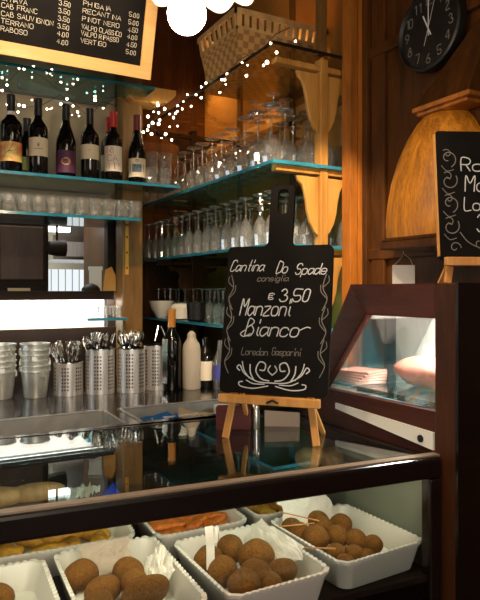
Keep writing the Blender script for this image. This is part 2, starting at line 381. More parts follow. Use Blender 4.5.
# wooden pillar with corbel, strip and shelf clips
pl = thing('pillar', 'square weathered wooden pillar between the bottle shelves and the glass rack', 'pillar', (.914, 2.73, 0))
part('shaft', MB().box(-.048, .048, -.05, .05, 1.141, 3.1), M['pillar'], pl, bevel=.005)
cb = MB().prism([(-.02, 2.40), (.10, 2.40), (.17, 2.43), (.19, 2.455), (.19, 2.475), (-.06, 2.475), (-.06, 2.44)], -.11, .0, 'y')
part('corbel', cb, M['ochre'], pl, bevel=.004)
part('hanging_strip', MB().box(-.037, -.022, -.056, -.051, 1.62, 1.84), M['gold'], pl, 'pale brass hanging strip with screws')
for z in (1.65, 1.72, 1.79): part('screw', MB().lathe([(.0045, 0), (.003, .003), (.0001, .0035)], 10).xf(Matrix.Translation((-.0295, -.056, z)) @ Matrix.Rotation(PI/2, 4, 'X')), M['dark'], pl)

# ------------------------------------------------------------------ kitchen seen through the pass
k = thing('kitchen_cabinet', 'dark brown wooden cabinet seen through the kitchen pass', 'cabinet', (.55, 3.4, 0))
part('carcass', MB().box(-.16, .115, -.1, .2, 0, 1.95), M['dark'], k, bevel=.012)
part('door', MB().box(-.13, .09, -.115, -.1, 1.60, 1.88), wood('brown door', rgb(44, 26, 16), rgb(70, 42, 26)), k, bevel=.01)
part('shelf_label', MB().box(-.09, .02, -.106, -.1, 1.545, 1.56), M['kraft'], k)
pt = thing('hanging_pot', 'dark round pot hanging beside the kitchen cabinet', 'pot', (.70, 3.27, 1.77))
part('pot_body', MB().lathe([(.02, -.045), (.036, -.04), (.042, 0), (.042, .045), (.038, .045), (.036, -.035), (.001, -.038)], 24).xf(Matrix.Rotation(PI/2, 4, 'Y')), M['dark'], pt, smooth=True)
part('handle', MB().tube([(0, 0, .04), (.0, .0, .16)], .006), M['dark'], pt)
hd = thing('extractor_hood', 'steel extractor hood above the kitchen pass', 'hood', (1.0, 4.1, 1.74))
part('canopy', MB().prism([(-.25, 0), (.3, 0), (.3, .12), (-.25, .15)], -.2, .3, 'x').xf(Matrix.Scale(1.0, 4)), M['steel'], hd)
part('duct', MB().box(-.1, .1, .1, .3, .12, 1.36), M['steel'], hd)
part('filter', MB().box(-.19, .29, -.26, -.252, .02, .11), M['steelv'], hd)
struct('window_2', MB().box(.82, 1.22, 4.5, 4.52, 1.40, 1.70), M['screen'])
slats = MB()
for i in range(9): slats.box(.82+i*.05, .823+i*.05, 4.485, 4.5, 1.40, 1.70)
part('window_frame', slats, M['cream'], bpy.data.objects['window_2'])
single('saucepan_lid', MB().lathe([(.045, 0), (.042, .012), (.03, .026), (.012, .034), (.001, .036)], 24), M['dark'], 'dark domed lid standing on the kitchen pass ledge', 'lid', (.78, 2.9, 1.5455), smooth=True)
single('order_ticket', MB().box(-.03, .03, -.002, .002, 0, .115).box(-.034, .034, -.006, .006, .1, .118), M['white'], 'white paper order ticket hung above the pass ledge', 'paper', (.81, 2.93, 1.546), -.45)
single('carton', MB().prism([(-.03, 0), (.03, 0), (.03, .07), (.01, .115), (-.02, .1)], -.02, .02, 'y'), M['orange'], 'small orange carton on the pass ledge against the pillar', 'carton', (.853, 2.84, 1.5455), -.3)
kl = thing('kitchen_light', 'small white ceiling lamp seen under the lower bottle shelf', 'lamp', (.74, 3.42, 1.87))
part('lamp_stem', MB().tube([(0, 0, .02), (0, 0, 1.22)], .006), M['steelv'], kl)
part('lamp_head', MB().box(-.06, .06, -.02, .02, 0, .025), glow('kitchen lamp', (1, .98, .94, 1), 5), kl)

# ------------------------------------------------------------------ glass shelves on the left
def glass_shelf(x0, x1, y0, y1, z, label):
    s = thing('glass_shelf', label, 'shelf', ((x0+x1)/2, y0, z), 0, 'bottle shelves left of the pillar'); a = (x1-x0)/2
    cx = (x0+x1)/2; xs = min(a, .835-cx); pn = MB()
    if y1 < 2.7:      # deep shelf notched round the pillar
        pn.prism([(-a, .002), (a, .002), (a, y1-y0), (xs, y1-y0), (xs, .34), (-a, .34)], -.011, 0, 'z')
        part('rear_edge', MB().box(-a, xs, .34, .343, -.0115, .0005), M['edge'], s, 'teal rear edge')
    else: pn.box(-a, a, .002, y1-y0, -.009, 0)
    part('pane', pn, M['shelf'], s)
    part('front_edge', MB().box(-a, a, -.001, .002, -.0115, .0005), M['edge'], s, 'teal polished front edge')
    part('side_edge', MB().box(a, a+.003, -.001, y1-y0, -.0095, .0005), M['edge'], s, 'teal polished side edge')
    return s
glass_shelf(-.9, .95, 2.5, 2.675, 2.43, 'teal-edged glass shelf above the wine bottles, under the price board')
glass_shelf(-.9, 1.07, 2.5, 2.675, 2.012, 'long teal-edged glass shelf carrying the wine bottles')
glass_shelf(-.9, .885, 2.5, 2.675, 1.857, 'teal-edged glass shelf carrying the row of tumblers')
glass_shelf(.69, .866, 2.62, 2.79, 1.427, 'short dark glass shelf beside the pillar holding shot glasses')

# ------------------------------------------------------------------ glass rack (etagere) on the right
X0, X1, Y0, Y1 = 1.14, 1.63, 1.83, 3.40
rk = thing('glass_rack', 'tall ochre wooden rack with scalloped brackets and blue-edged glass shelves', 'shelf', (1.37, 2.6, 0))
def L(x, y, z): return (x-1.37, y-2.6, z)
def lbox(x0, x1, y0, y1, z0, z1, mb=None): return (mb or MB()).box(x0-1.37, x1-1.37, y0-2.6, y1-2.6, z0, z1)
for z in (2.012, 1.715, 1.406):
    part('glass_pane', lbox(X0, X1, Y0, Y1, z-.011, z), M['shelf'], rk, 'glass shelf')
    part('pane_edge', lbox(X0-.003, X1, Y0-.003, Y0, z-.0115, z+.0005).box(X0-.003-1.37, X0-1.37, Y0-2.6, Y1-2.6, z-.0115, z+.0005), M['edge'], rk, 'blue-green shelf edge')
part('top_pane', lbox(X0, X1, Y0, Y1, 2.42, 2.43), pane('smoked top glass', (.80, .70, .54, 1), .06, 4), rk, 'smoked glass top')
part('top_edge', lbox(X0-.002, X1, Y0-.003, Y0, 2.419, 2.4305).box(X0-.003-1.37, X0-1.37, Y0-2.6, Y1-2.6, 2.419, 2.4305), M['dark'], rk, 'dark edge')
for y in (1.86, 3.02):
    fw = M['ochre'] if y < 2 else M['panel']  # far frame gets darker wood, standing in for its shade
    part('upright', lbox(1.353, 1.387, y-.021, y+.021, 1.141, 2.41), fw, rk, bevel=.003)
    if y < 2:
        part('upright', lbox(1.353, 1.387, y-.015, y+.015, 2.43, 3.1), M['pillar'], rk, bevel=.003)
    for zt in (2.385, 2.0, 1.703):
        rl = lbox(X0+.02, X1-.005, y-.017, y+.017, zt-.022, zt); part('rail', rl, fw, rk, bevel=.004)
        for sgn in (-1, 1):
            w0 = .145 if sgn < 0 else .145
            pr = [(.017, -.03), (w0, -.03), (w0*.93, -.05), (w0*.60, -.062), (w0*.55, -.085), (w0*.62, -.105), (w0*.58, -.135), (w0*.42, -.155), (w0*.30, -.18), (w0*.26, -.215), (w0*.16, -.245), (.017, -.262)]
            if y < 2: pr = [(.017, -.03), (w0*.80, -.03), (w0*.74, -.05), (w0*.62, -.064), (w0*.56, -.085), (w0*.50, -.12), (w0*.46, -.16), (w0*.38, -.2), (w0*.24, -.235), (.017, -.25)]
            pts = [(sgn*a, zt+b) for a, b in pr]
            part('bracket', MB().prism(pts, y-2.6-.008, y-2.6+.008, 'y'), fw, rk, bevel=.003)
# panel mouldings on the wall behind
pm = MB()
for y in (2.02, 2.45, 2.98): pm.box(1.628, 1.639, y-.02, y+.02, 1.2, 3.0)
for z in (2.36, 1.98): pm.box(1.628, 1.639, 1.96, 3.4, z-.02, z+.02)
struct('trim_9', pm, M['pillar'], .003)

# ------------------------------------------------------------------ drinking glasses
def goblet(h, rb, rf, bowl, flute=False, n=13):
    # upside down: mouth at z=0, foot on top
    s = h*bowl; t = .0012
    out = [(rb*.80, 0), (rb*.95, s*.25), (rb, s*.5), (rb*.86, s*.75), (rb*.5, s*.93), (.006, s), (.0038, s+.012), (.0035, h-.012), (.007, h-.006), (rf, h-.002), (rf, h)]
    if flute: out = [(rb*.9, 0), (rb, s*.4), (rb*.8, s*.75), (rb*.4, s*.95), (.0045, s+.005), (.0035, s+.02), (.0035, h-.01), (rf, h-.002), (rf, h)]
    inn = [(rb*.3, s*.93), (rb*.75, s*.74), (rb-t, s*.5), (rb*.95-t, s*.25), (rb*.80-t, 0)]
    if flute: inn = [(rb*.3, s*.93), (rb*.72, s*.74), (rb-t, s*.4), (rb*.9-t, 0)]
    prof = [(.0001, h)]+out[::-1]+inn[::-1]+[(.0001, s*.965)]
    return MB().lathe(prof, n)
gA = goblet(.205, .041, .034, .52).mesh('wine_glass'); gB = goblet(.20, .031, .031, .58, True).mesh('wine_glass')
gC = goblet(.225, .046, .036, .52).mesh('wine_glass'); gD = goblet(.15, .036, .03, .55).mesh('wine_glass')
tum = MB().lathe([(.0001, 0), (.023, 0), (.026, .006), (.027, .028), (.0255, .034), (.029, .05), (.030, .076), (.0288, .076), (.0275, .05), (.024, .034), (.0255, .028), (.023, .011), (.0001, .009)], 11).mesh('tumbler')
shot = MB().lathe([(.0001, 0), (.016, 0), (.017, .004), (.021, .052), (.0198, .052), (.0165, .01), (.0001, .009)], 14).mesh('shot_glass', True)
for me in (gA, gB, gC, gD, tum, shot): me.materials.append(M['goblet'])
def put(name, me, loc, label, cat, group, rz=0):
    o = bpy.data.objects.new(name, me); C.objects.link(o); o.location = loc; o.rotation_euler = (0, 0, rz)
    return tag(o, label, cat, group)
ROW = ['leftmost row', 'second row', 'third row', 'fourth row', 'wall row']
def fill(z, where, meshes, xs, y0, y1, step, group, skip=lambda x, y: False):
    for ri, x in enumerate(xs):
        y = y0+(.03 if ri % 2 else 0); i = 0
        while y < y1:
            if not skip(x, y):
                me = meshes[ri % len(meshes)] if not callable(meshes) else meshes(ri, y)
                put('wine_glass', me, (x+rnd.uniform(-.004, .004), y+rnd.uniform(-.006, .006), z), f'upside-down glass on the {where}, {ORD[min(i, 17)]} from near end of {ROW[ri]}', 'glass', group)
                i += 1
            y += step
XS = [1.195, 1.278, 1.362, 1.446, 1.53]
near_post = lambda x, y: abs(x-1.37) < .06 and (abs(y-1.86) < .055 or abs(y-3.02) < .055)
fill(2.0125, 'top rack shelf', lambda r, y: (gC if y < 2.2 else gA), XS, 1.94, 3.35, .098, 'glasses on the top rack shelf', near_post)
fill(1.7155, 'middle rack shelf', [gB], XS, 1.93, 3.35, .092, 'glasses on the middle rack shelf', near_post)
fill(1.4065, 'lowest rack shelf', [gD], XS[1:], 2.15, 3.35, .095, 'glasses on the lowest rack shelf', near_post)
for i, (x, y) in enumerate([(1.42, 1.875), (1.465, 1.99)][:1]):
    put('wine_glass', gC, (1.425, 1.915, 2.0125), 'large clear wine glass upside down at the near end of the top rack shelf', 'glass', 'glasses on the top rack shelf')
# stacked goblets, bases on bases
for i, (x, y) in enumerate([(1.24, 1.99), (1.32, 2.03), (1.24, 2.12)]):
    g = put('wine_glass', gD, (x, y, 2.0125+.2255), f'small goblet stacked upside down on top of the near glasses, {ORD[i]} of three', 'glass', 'glasses on the top rack shelf')
    g.scale = (1, 1, .42)
# glasses right of the pillar on the bottle shelf
i = 0
for x in (.955, 1.02):
    for y in (2.55, 2.615):
        put('tumbler', tum, (x, y, 2.0125), f'clear tumbler right of the last wine bottle, {ORD[i]} of four', 'glass', 'tumblers beside the pillar'); i += 1
i = 0
for x in (.965, 1.028):
    put('tumbler', tum, (x+.005, 2.58, 2.0890), f'clear tumbler stacked on the tumblers beside the pillar, {["left", "right"][i]} one', 'glass', 'tumblers beside the pillar'); i += 1
for i in range(18):
    x = -.10+i*.0575
    for r, y in enumerate((2.545, 2.61)):
        put('tumbler', tum, (x, y, 1.8575), f'clear tumbler on the lower bottle shelf, {ORD[17-i]} from the pillar in the {["front", "rear"][r]} row', 'glass', 'tumblers on the lower bottle shelf')
for i in range(4):
    put('shot_glass', shot, (.745+i*.034, 2.70+.01*(i % 2), 1.4275), f'little shot glass on the short shelf, {ORD[i]} from the left', 'glass', 'shot glasses beside the pillar')
# things on the lowest rack shelf
single('serving_bowl', MB().lathe([(.0001, 0), (.03, 0), (.034, .006), (.06, .05), (.068, .085), (.064, .085), (.055, .05), (.03, .01), (.0001, .009)], 28), M['ceramic'], 'pale bowl on the lowest rack shelf near the pillar', 'bowl', (1.20, 3.05, 1.4065), smooth=True)
single('plate_stack', MB().lathe([(.0001, 0), (.05, 0), (.06, .004), (.06, .06), (.045, .075), (.0001, .08)], 28), M['ceramic'], 'rounded white dish stack beside the black tub on the lowest rack shelf', 'dish', (1.205, 2.79, 1.4065), smooth=True)
single('black_tub', MB().lathe([(.0001, 0), (.036, 0), (.042, .006), (.046, .085), (.04, .088), (.038, .08), (.0001, .075)], 24), M['black'], 'black tub on the lowest rack shelf left of the chalkboard', 'tub', (1.195, 2.60, 1.4065), smooth=True)
single('tray', MB().box(-.05, .05, -.19, .19, 0, .018), M['black'], 'flat black tray at the far end of the middle rack shelf', 'tray', (1.12, 3.16, 1.6975))

# ------------------------------------------------------------------ wine bottles
def bottle(name, label, loc, shape, foil, lab=None, lz=(.06, .14), deco=None, h=.30, band=None, r=.038, group='wine bottles on the glass shelf'):
    b = thing(name, label, 'bottle', loc, math.atan2(-loc[1], -loc[0]), group)
    R = r
    if shape == 'bordeaux': pf = [(R*.9, 0), (R, .006), (R, h*.60), (R*.93, h*.65), (R*.6, h*.70), (.0155, h*.75), (.0145, h*.80), (.0145, h*.97), (.0155, h*.972), (.0155, h)]
    else: pf = [(R*.9, 0), (R, .006), (R, h*.46), (R*.95, h*.52), (R*.72, h*.62), (.019, h*.72), (.0152, h*.80), (.0145, h*.97), (.0155, h*.972), (.0155, h)]
    pf = [(.0001, .004)]+pf+[(.0001, h)]
    part('glass_body', MB().lathe(pf, 28), M['bottle'], b, smooth=True)
    part('capsule', MB().lathe([(.0162, h*.78), (.0158, h*.96), (.0168, h*.972), (.0168, h*1.003), (.0001, h*1.004)], 20), foil, b, smooth=True)
    if band: part('neck_band', MB().lathe([(.0166, h*.74), (.0166, h*.79)], 20, (0, 0, 0), 0, PI*1.999), band, b, smooth=True)
    if lab:
        lb = part('label', MB().lathe([(R+.0006, lz[0]), (R+.0006, lz[1])], 20, (0, 0, 0), -1.35, 1.35), lab, b, smooth=True)
        fn = lambda x, z: ((R+.0010)*math.cos(x/R), (R+.0010)*math.sin(x/R), z)
        if deco: deco(fn, lb)
    return b
def d_branch(fn, lb):
    q = MB(); curve(q, [(-.034, .052), (-.02, .075), (-.005, .09), (.008, .118)], .0016, fn); curve(q, [(-.02, .075), (-.026, .1), (-.022, .118)], .0012, fn)
    curve(q, [(-.012, .085), (.012, .088), (.028, .105)], .0012, fn); curve(q, [(-.03, .062), (-.008, .062), (.004, .054)], .0012, fn); part('branch_print', q, M['ink'], lb)
def d_emblem(fn, lb):
    q = MB(); curve(q, [(0, .112), (0, .132)], .0014, fn); curve(q, [(-.006, .13), (0, .118), (.006, .13)], .0012, fn); curve(q, [(-.005, .116), (0, .124), (.005, .116)], .0012, fn)
    for i in range(7): ribbon(q, [(-.016+i*.005, .105), (-.0135+i*.005, .107)], .002, fn)
    part('emblem_print', q, M['ink'], lb)
def d_gold(fn, lb):
    q = MB(); n = 18; ring = [(.016*math.cos(2*PI*i/n)*(1+.14*(i % 2)), .066+.0125*math.sin(2*PI*i/n)*(1+.14*(i % 2))) for i in range(n+1)]
    ribbon(q, ring, .003, fn); ribbon(q, [(-.011, .066), (.011, .066)], .005, fn); ribbon(q, [(-.008, .059), (.008, .059)], .002, fn); part('gold_crest', q, M['gold'], lb)
def d_lines(fn, lb):
    q = MB(); ribbon(q, [(-.014, .108), (.014, .108)], .002, fn); ribbon(q, [(-.01, .099), (.01, .099)], .0012, fn); ribbon(q, [(-.006, .124), (.006, .124)], .0016, fn); part('line_print', q, M['ink'], lb)
def d_recatin(fn, lb):
    q = MB()
    for i, t in enumerate(('RE', 'CA', 'TIN')): write(q, t, -.026, .1215-.034*i, .0265, .0027, fn, width=.050 if i < 2 else .056)
    part('letter_print', q, M['pink'], lb)
def d_view(fn, lb):
    q = MB(); ribbon(q, [(-.022+i*.004, .068) for i in range(12)], .034, fn); part('picture_print', q, M['bluegrey'], lb)
    q = MB(); ribbon(q, [(.006*math.cos(2*PI*i/12), .101+.004*math.sin(2*PI*i/12)) for i in range(13)], .0022, fn); part('seal_print', q, M['foil_dred'], lb)
mlab, nt, p = base('orange yellow label')
tc = N(nt, 'ShaderNodeTexCoord'); nz = N(nt, 'ShaderNodeTexNoise'); nz.inputs['Scale'].default_value = 14; rp = N(nt, 'ShaderNodeValToRGB')
rp.color_ramp.elements[0].position = .38; rp.color_ramp.elements[0].color = rgb(226, 110, 66); rp.color_ramp.elements[1].position = .58; rp.color_ramp.elements[1].color = rgb(238, 212, 128)
nt.links.new(tc.outputs['Object'], nz.inputs[0]); nt.links.new(nz.outputs[0], rp.inputs[0]); nt.links.new(rp.outputs[0], p.inputs['Base Color'])
zb = 2.0125; yb = 2.575
bottle('wine_bottle', 'wine bottle with orange and yellow branch label and white neck band', (.372, yb, zb), 'bordeaux', M['foil_black'], mlab, (.045, .122), d_branch, .315, M['lab_white'], .042)
bottle('wine_bottle', 'slim wine bottle with cream emblem label, second from the left', (.477, yb, zb), 'bordeaux', M['foil_black'], M['lab_cream'], (.077, .152), d_emblem, .315)
bottle('wine_bottle', 'sloping-shouldered wine bottle with purple label and gold crest', (.588, yb, zb), 'burgundy', M['foil_black'], M['lab_purple'], (.02, .112), d_gold, .308, None, .0405)
bottle('wine_bottle', 'wine bottle with plain cream label beside the purple-labelled one', (.688, yb, zb), 'bordeaux', M['foil_black'], M['lab_cream'], (.086, .148), d_lines, .305)
bottle('wine_bottle', 'wine bottle with red cap and tall white lettered label', (.790, yb, zb), 'bordeaux', M['foil_red'], M['lab_white'], (.045, .153), d_recatin, .305)
bottle('wine_bottle', 'wine bottle with dark red cap and landscape picture label, last on the right', (.897, yb, zb), 'burgundy', M['foil_dred'], M['lab_cream'], (.03, .112), d_view, .305, None, .0375)
bottle('wine_bottle', 'red-capped wine bottle standing behind the white lettered one', (.795, 2.652, zb), 'bordeaux', M['foil_red'], M['lab_white'], (.06, .13), None, .30, None, .036)
bottle('wine_bottle', 'wine bottle with greenish label behind the orange-labelled one', (.447, 2.655, zb), 'bordeaux', M['foil_black'], M['lab_green'], (.03, .085), None, .25, None, .035)

# ------------------------------------------------------------------ fairy lights
def fairy_string(name, label, pts, wirepts):
    s = thing(name, label, 'fairy lights', pts[0])
    o = Vector(pts[0])
    part('wire', MB().tube([Vector(p)-o for p in wirepts], .0016, 6), M['wire'], s)
    bulb = MB().sphere((0, 0, 0), .0048, 8, 6).mesh('bulb', True); bulb.materials.append(M['fairy'])
    for p in pts:
        b = bpy.data.objects.new('bulb', bulb); C.objects.link(b); b.parent = s; b.location = Vector(p)-o
        k = rnd.choice((.5, .7, .85, 1, 1, 1.3)); b.scale = (k, k, k)
ET = [(1.813,2.41),(1.774,2.365),(1.658,2.362),(1.837,2.352),(1.861,2.349),(1.976,2.386),(1.985,2.35),(2.018,2.41),(2.142,2.406),(2.186,2.396),(2.162,2.389),(2.152,2.367),(2.204,2.35),(2.334,2.427),(2.381,2.424),(2.381,2.378),(2.434,2.405),(2.528,2.432),(2.573,2.413),(2.587,2.383),(2.643,2.386),(2.667,2.383),(2.74,2.398),(2.696,2.375),(2.485,2.368)]
EP = [(1.118, y, z) for y, z in ET]
fairy_string('fairy_lights', 'string of warm fairy lights along the top edge of the glass rack', EP, [(1.125, 1.70+.09*i, 2.425+.012*math.sin(i*2.1)) for i in range(13)])
LF = [(.487,2.514),(.381,2.478),(.565,2.514),(.379,2.418),(.36,2.392),(.448,2.339),(.481,2.37),(.379,2.334),(.428,2.341),(.6,2.37),(.557,2.342),(.657,2.37),(.683,2.329),(.719,2.437),(.63,2.397),(.604,2.371),(.652,2.329),(.677,2.346),(.565,2.348),(.544,2.34),(.424,2.31),(.756,2.411),(.793,2.38),(.863,2.446)]
fairy_string('fairy_lights', 'string of warm fairy lights draped behind the wine bottles', [(x, 2.74, z) for x, z in LF],
             [(.20, 2.745, 2.42), (.36, 2.745, 2.44), (.44, 2.745, 2.33), (.53, 2.745, 2.36), (.60, 2.745, 2.41), (.67, 2.745, 2.38), (.73, 2.745, 2.33), (.79, 2.745, 2.41), (.86, 2.745, 2.40)])
CL = [(1.003,2.395),(1.008,2.353),(.984,2.354),(1.008,2.302),(.979,2.303),(.96,2.287),(1.013,2.321),(1.101,2.398),(1.042,2.261),(1.072,2.237),(1.101,2.305),(1.081,2.34),(.974,2.253),(.955,2.268),(1.037,2.375),(1.062,2.296),(1.022,2.24),(.957,2.329),(.935,2.256),(1.004,2.387)]
fairy_string('fairy_lights', 'bunched fairy lights hanging from the pillar corbel beside the last bottle', [(x, 2.60, z) for x, z in CL],
             [(.96, 2.605, 2.40), (1.01, 2.605, 2.35), (.97, 2.605, 2.29), (1.04, 2.605, 2.25), (1.09, 2.605, 2.31), (1.07, 2.605, 2.39), (1.10, 2.605, 2.41)])

# ------------------------------------------------------------------ basket on the rack
bk = thing('basket', 'large woven chip-wood basket with slotted rim on top of the rack', 'basket', (1.388, 2.33, 2.4305))
def basket_loops(zf, fl):
    a, b = .185+.04*fl, .145+.035*fl
    return [(-a, -b, zf), (a, -b, zf), (a, b, zf), (-a, b, zf)]
bm = MB(); l0 = basket_loops(0, 0); l1 = basket_loops(.175, .75); i0 = [(x*.96, y*.95, z) for x, y, z in l1]; i1 = [(x*.95, y*.94, z+.008) for x, y, z in l0]
bm.add(l0+l1+i0+i1, [(0,3,2,1)]+[(i, (i+1) % 4, 4+(i+1) % 4, 4+i) for i in range(4)]+[(4+i, 4+(i+1) % 4, 8+(i+1) % 4, 8+i) for i in range(4)]+[(8+i, 8+(i+1) % 4, 12+(i+1) % 4, 12+i) for i in range(4)]+[(12, 13, 14, 15)])
mw, nt, p = base('woven chip wood'); tc = N(nt, 'ShaderNodeTexCoord'); br = N(nt, 'ShaderNodeTexChecker'); br.inputs['Scale'].default_value = 38
br.inputs['Color1'].default_value = rgb(206, 160, 98); br.inputs['Color2'].default_value = rgb(166, 120, 66)
nt.links.new(tc.outputs['Object'], br.inputs[0]); nt.links.new(br.outputs[0], p.inputs['Base Color']); p.inputs['Roughness'].default_value = .7
bp = N(nt, 'ShaderNodeBump'); bp.inputs['Strength'].default_value = .5; bp.inputs['Distance'].default_value = .004; nt.links.new(br.outputs[1], bp.inputs['Height']); nt.links.new(bp.outputs[0], p.inputs['Normal'])
part('woven_body', bm, mw, bk)
rim = MB()
a0, b0 = .185+.04*.75, .145+.035*.75; a1, b1 = a0+.012, b0+.01
for z0, z1, k in ((.175, .187, 0), (.232, .255, 1)):
    a, b = (a0+.003, b0+.003) if not k else (a1+.003, b1+.003)
    rim.box(-a, a, -b, -b+.008, z0, z1); rim.box(-a, a, b-.008, b, z0, z1); rim.box(-a, -a+.008, -b, b, z0, z1); rim.box(a-.008, a, -b, b, z0, z1)
part('rim_band', rim, M['wick'], bk)
sl = MB()
for i in range(13):
    x = -a0+.01+i*(2*a0-.02)/12
    for s in (-1, 1): sl.bar((x, s*b0, .18), (x*1.03, s*b1, .24), .022, .005, (0, 1, 0))
for i in range(8):
    y = -b0+.015+i*(2*b0-.03)/7
    for s in (-1, 1): sl.bar((s*a0, y, .18), (s*a1, y*1.03, .24), .005, .022, (0, 1, 0))
part('rim_slats', sl, M['wick'], bk)

# ------------------------------------------------------------------ price board, top left
mb_ = thing('price_board', 'black wine price board in a pale pine frame hanging over the bottle shelves', 'sign', (.818, 2.2, 2.349))
TILT = Matrix.Rotation(math.radians(17), 4, 'X')
W, Hh = 1.05, .62
part('board_panel', MB().box(-W+.02, -.02, .004, .016, .02, Hh-.02).xf(TILT), M['slate'], mb_)
f = MB(); f.prism([(-W, 0), (0, 0), (-.043, .043), (-W+.043, .043)], -.006, .02); f.prism([(-W, Hh), (0, Hh), (-.043, Hh-.043), (-W+.043, Hh-.043)], -.006, .02)
f.prism([(0, 0), (0, Hh), (-.043, Hh-.043), (-.043, .043)], -.006, .02); f.prism([(-W, 0), (-W, Hh), (-W+.043, Hh-.043), (-W+.043, .043)], -.006, .02)
part('frame', f.xf(TILT), M['frame'], mb_)
fn = lambda x, y: tuple(TILT @ Vector((x, .0025, y)))
q = MB()
def wr(t, x, y, wdt, h=.0150): part('chalk_price' if t[0].isdigit() else 'chalk_wine_name', write(MB(), t, x, y+.0012, h, .0016, fn, width=wdt, jit=.09), M['chalk_soft'], mb_)
for t, y, e in (('CHIAVA', .168, -.456), ('CAB FRANC', .147, -.423), ('CAB SAUVIGNON', .121, -.368), ('TERRANO', .097, -.433), ('RABOSO', .073, -.452)): wr(t, -.536, y, e+.536+.004)
for t, y in (('3.50', .192), ('3.50', .167), ('3.50', .142), ('3.50', .117), ('4.00', .092), ('4.00', .066)): wr(t, -.352, y, .044)
for t, y, e in (('PHIGAIA', .208, -.167), ('RECANTINA', .184, -.127), ('PINOT NERO', .158, -.132), ('VALPO CLASSICO', .131, -.122), ('VALPO RIPASSO', .109, -.131), ('VERTIGO', .085, -.175)): wr(t, -.269, y, e+.269)
for t, y in (('5.00', .206), ('5.00', .180), ('4.50', .154), ('4.00', .129), ('4.50', .103), ('5.00', .077)): wr(t, -.102, y, .042)
part('hanging_cord', MB().tube([tuple(TILT @ Vector((-.15, .01, Hh))), (-.15, .02, .752)], .003).tube([tuple(TILT @ Vector((-.9, .01, Hh))), (-.9, .02, .752)], .003), M['wire'], mb_)

# ------------------------------------------------------------------ pendant lamp
pd = thing('pendant_lamp', 'glowing pendant lamp with scalloped opal glass shades and a bare bulb', 'lamp', (.53, 1.135, 2.195))
sh = MB(); n = 96; prof = [(.134, 0), (.130, .025), (.115, .06), (.085, .10), (.05, .13), (.022, .145), (.018, .16)]
vs = []
for i, (r, z) in enumerate(prof):
    for k2 in range(n):
        a = 2*PI*k2/n; sc_ = abs(math.sin(a*6)); kf = max(0, 1-i/4)
        vs.append((r*(1+.06*kf*sc_)*math.cos(a), r*(1+.06*kf*sc_)*math.sin(a), z-(.016*sc_ if i == 0 else 0)))
sh.add(vs, [(i*n+k2, i*n+(k2+1) % n, (i+1)*n+(k2+1) % n, (i+1)*n+k2) for i in range(len(prof)-1) for k2 in range(n)])
part('lamp_shade', sh, M['opal'], pd, smooth=True)
part('bulb', MB().sphere((-.024, .012, -.081), .040, 20, 14), M['bulb'], pd, smooth=True)
part('socket', MB().lathe([(.014, -.047), (.02, -.03), (.02, .16), (.0001, .165)], 16), M['gold'], pd, smooth=True)
part('cord', MB().tube([(0, 0, .16), (0, 0, .904)], .004), M['wire'], pd)
lamp('pendant_bulb_light', 'POINT', (.506, 1.147, 2.060), 8, WARM, .02)
wire = [(1.455, 1.95, 2.86), (1.4, 1.9, 2.66), (1.28, 1.75, 2.60), (1.12, 1.55, 2.585), (.95, 1.45, 2.60), (.7, 1.3, 2.68), (.54, 1.14, 2.85)]
single('flex_cable', MB().tube([(.62, 1.65, 2.78), (.80, 1.72, 2.735), (.98, 1.77, 2.717), (1.15, 1.80, 2.712), (1.30, 1.80, 2.722), (1.38, 1.78, 2.70), (1.44, 1.755, 2.71), (1.50, 1.745, 2.80)], .0045), M['wire_w'], 'pale twisted flex sagging across in front of the rack top', 'cable')

# ------------------------------------------------------------------ wall clock
ck = thing('wall_clock', 'round black clock with chalky handwritten numerals on the panelled wall', 'clock', (1.499, 1.425, 2.388))
CM = Matrix.Rotation(-PI/2, 4, 'Z')      # local x -> -y (viewer's right), local -y -> -x (towards the room)
part('case', MB().lathe([(.0001, 0), (.132, 0), (.135, .012), (.132, .03), (.125, .034), (.119, .024), (.0001, .024)], 48).xf(CM @ Matrix.Rotation(PI/2, 4, 'X')), M['black'], ck, smooth=True)
cf = lambda x, y: tuple(CM @ Vector((x, -.0246, y)))
for h in range(1, 13):
    a = PI/2-h*PI/6; t = str(h); x, y = .093*math.cos(a), .093*math.sin(a)
    part('numeral', write(MB(), t, x-.010*len(t), y-.014, .028, .0032, cf, width=.020*len(t), curvy=True), M['chalkdim'], ck)
hf = lambda x, y: tuple(CM @ Vector((x, -.0265, y))); q = MB()
ribbon(q, [(0, -.02), (0, .095)], .004, hf); part('minute_hand', q, M['chalk'], ck)
q = MB(); ribbon(q, [(.01, -.02), (-.022, .048)], .005, hf); part('hour_hand', q, M['chalk'], ck)
q = MB(); ribbon(q, [(-.018, -.048), (.028, .09)], .002, hf); part('second_hand', q, M['chalk'], ck)

